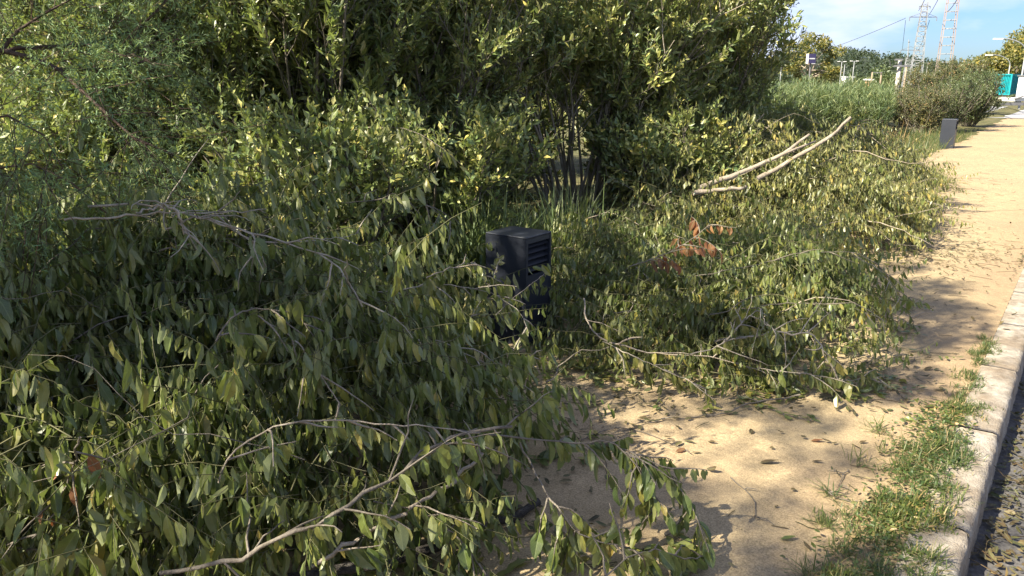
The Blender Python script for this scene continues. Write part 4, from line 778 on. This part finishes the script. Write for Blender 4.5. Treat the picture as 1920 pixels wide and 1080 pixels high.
# wires
WR = 'overhead wires'
def wire(a, b, sag, label):
    k = np.linspace(0, 1, 24)[:, None]; P = a * (1 - k) + b * k; P[:, 2] -= sag * 4 * k[:, 0] * (1 - k[:, 0]); mb = MB(); mb.tubes(P[None], np.full((1, 24), .022), 4); set_props(mb.build('overhead_wire', M['wire']), label, 'wire', WR)
wire(WD(1722, 20, 75), WD(1760, -70, 30), .3, 'wire running up to the top of the picture from the tall pylon top')
wire(WD(1740, 30, 75), WD(1800, -90, 34), .3, 'wire rising steeply right from the tall pylon crossarm')
wire(WD(1776, 22, 60), WD(1830, -70, 30), .3, 'wire running up right from the red and white mast')
wire(WD(1698, 34, 75), WD(1420, 120, 160), 1.0, 'faint wire running left from the tall pylon crossarm toward the hill')
wire(WD(1698, 38, 75), WD(1692, 92, 85), .15, 'wire hanging from the crossarm down to the short pylon')
wire(WD(1743, 38, 75), WD(1722, 95, 85), .2, 'wire hanging from the right crossarm tip behind the tall pylon')
wire(WD(1670, 124, 42), WD(1668, 112, 42), .0, 'short cable loop at the left of the pale utility pole')
# birds
# ------------------------------------------------------------------ container, barriers, buildings
def container():
    b = WD(1890, 176, 70); b[2] = 0; yaw = YAW + .55
    e = empty('shipping_container', tuple(b), 'bright teal corrugated container standing across the road', 'container'); z0 = .35
    ax = np.array([math.cos(yaw), math.sin(yaw), 0]); ay = np.array([-ax[1], ax[0], 0]); L, W_, H_ = 2.2, 1.3, 1.75
    k = 41; u = np.linspace(-L / 2, L / 2, k); off = np.array([0, 0, .10, .10])[np.arange(k) % 4]
    mb = MB(); c = np.array([b[0], b[1], 0])
    for sgn, A, Bv, LL, WW in ((-1, ax, ay, L, W_), (1, ax, ay, L, W_), (-1, ay, ax, W_, L), (1, ay, ax, W_, L)):
        uu = np.linspace(-LL / 2, LL / 2, k); V = []
        for zz in (z0 + .12, z0 + H_ - .1): V.append(c + A * uu[:, None] + Bv * (sgn * (WW / 2 - off))[:, None] + np.array([0, 0, zz]))
        V = np.concatenate(V); i = np.arange(k - 1); mb.add(V, q=np.stack([i, i + 1, i + 1 + k, i + k], 1))
    mb.build('corrugated_walls', M['teal'], e, False); f = MB()
    for sx in (-1, 1):
        for sy in (-1, 1): f.box(c + ax * sx * L / 2 + ay * sy * W_ / 2 + [0, 0, z0 + H_ / 2], (.12, .12, H_), yaw=yaw)
        for zz in (z0 + .06, z0 + H_ - .05):
            f.box(c + ay * sx * W_ / 2 + [0, 0, zz], (L - .12, .11, .11), yaw=yaw); f.box(c + ax * sx * L / 2 + [0, 0, zz], (.11, W_ - .12, .11), yaw=yaw)
    f.build('frame', M['teal'], e, False); r = MB(); r.box(c + [0, 0, z0 + H_ - .02], (L - .14, W_ - .14, .05), yaw=yaw); r.build('roof', M['teal'], e, False)
    r = MB(); r.box(c + [0, 0, z0 / 2], (L - .3, W_ - .3, z0), yaw=yaw); r.build('footing', M['concrete_pole'], e, False)
container()
b = WD(1945, 172, 66); e = empty('site_cabin', (b[0], b[1], 0), 'grey white site cabin cut by the right edge beside the teal container', 'cabin')
mb = MB(); mb.box((b[0], b[1], .95), (1.9, 2.2, 1.9), yaw=YAW + .3); mb.build('walls', M['white'], e, False)
mb = MB(); w_ = np.array([b[0], b[1], 1.1]) - np.array([-math.sin(YAW + .3), math.cos(YAW + .3), 0]) * 1.115; mb.box(w_, (1.3, .03, .9), yaw=YAW + .3); mb.build('window', M['glassd'], e, False)
mb = MB(); mb.box((b[0], b[1], 1.94), (2.1, 2.4, .08), yaw=YAW + .3); mb.build('roof', M['galv_dark'], e, False)
# works trailer with a ramp: white bed, yellow panels, dark sloping beam
b = WD(1915, 190, 52); e = empty('works_trailer', (b[0], b[1], 0), 'low white works trailer with yellow panels and a dark sloping ramp, right edge', 'trailer'); pb = np.array([b[0], b[1], 0])
mb = MB(); mb.box(pb + [0, 0, .38], (1.9, 1.2, .22), yaw=YAW); mb.build('bed', M['white'], e, False)
mb = MB(); mb.box(pb + RGT * .35 - HF * .62 + [0, 0, .58], (.9, .05, .2), yaw=YAW); mb.build('yellow_panel', M['yellow'], e, False)
mb = MB(); mb.bar(pb - RGT * .9 - HF * .7 + [0, 0, .42], pb + RGT * 1.0 - HF * .7 + [0, 0, 1.05], .12); mb.build('ramp', M['galv_dark'], e, False)
for sx in (-.55, .55):
    mb = MB(); q_ = pb + RGT * sx - HF * .5 + [0, 0, .2]; k = np.linspace(0, 6.283, 13); mb.tubes(np.array([[q_ - HF * .06, q_ + HF * .06]]), np.array([[.2, .2]]), 14, cap=True); mb.build('wheel', M['galv_dark'], e)
def barrier(px, label):
    b = WD(px, 196, 44); pb = np.array([b[0], b[1], 0]); e = empty('road_barrier', tuple(pb), label, 'barrier', 'low rails along the far road'); mb = MB(); mb.box(pb + [0, 0, .32], (1.5, .08, .16), yaw=YAW); mb.build('rail', M['galv_dark'], e, False)
    for s in (-.6, .6): mb = MB(); mb.box(pb + RGT * s + HF * .08 + [0, 0, .16], (.09, .07, .34), yaw=YAW); mb.build('post', M['galv'], e, False)
barrier(1893, 'low dark rail by the far road, left one below the teal container'); barrier(1945, 'low dark rail by the far road, right one at the picture edge')
def house(px, d, w, h, m, label, roofc='white'):
    b = WD(px, 155, d); pb = np.array([b[0], b[1], 0]); e = empty('building', tuple(pb), label, 'building'); yaw = YAW + .2
    mb = MB(); mb.box(pb + [0, 0, h / 2], (w, w * .8, h), yaw=yaw); mb.build('wall', M[m], e, False)
    mb = MB(); mb.box(pb + [0, 0, h + .12], (w + .5, w * .8 + .5, .24), yaw=yaw); mb.build('roof', M[roofc], e, False)
    ay = np.array([-math.sin(yaw), math.cos(yaw), 0]); ax = np.array([math.cos(yaw), math.sin(yaw), 0])
    for s in (-.25, .25): mb = MB(); mb.box(pb + ax * s * w - ay * (w * .4 + .02) + [0, 0, h * .6], (w * .16, .05, h * .3), yaw=yaw); mb.build('window', M['glassd'], e, False)
house(1643, 130, 2.6, 1.55, 'brick', 'small terracotta building with a white flat roof before the hill')
house(1712, 200, 7, 2.1, 'white', 'long low white building behind the pylons')
house(1745, 210, 5, 2.0, 'white', 'small white building right of the pylons')
house(1588, 200, 2.2, 2.2, 'white', 'tiny white hut beside the street lamps')
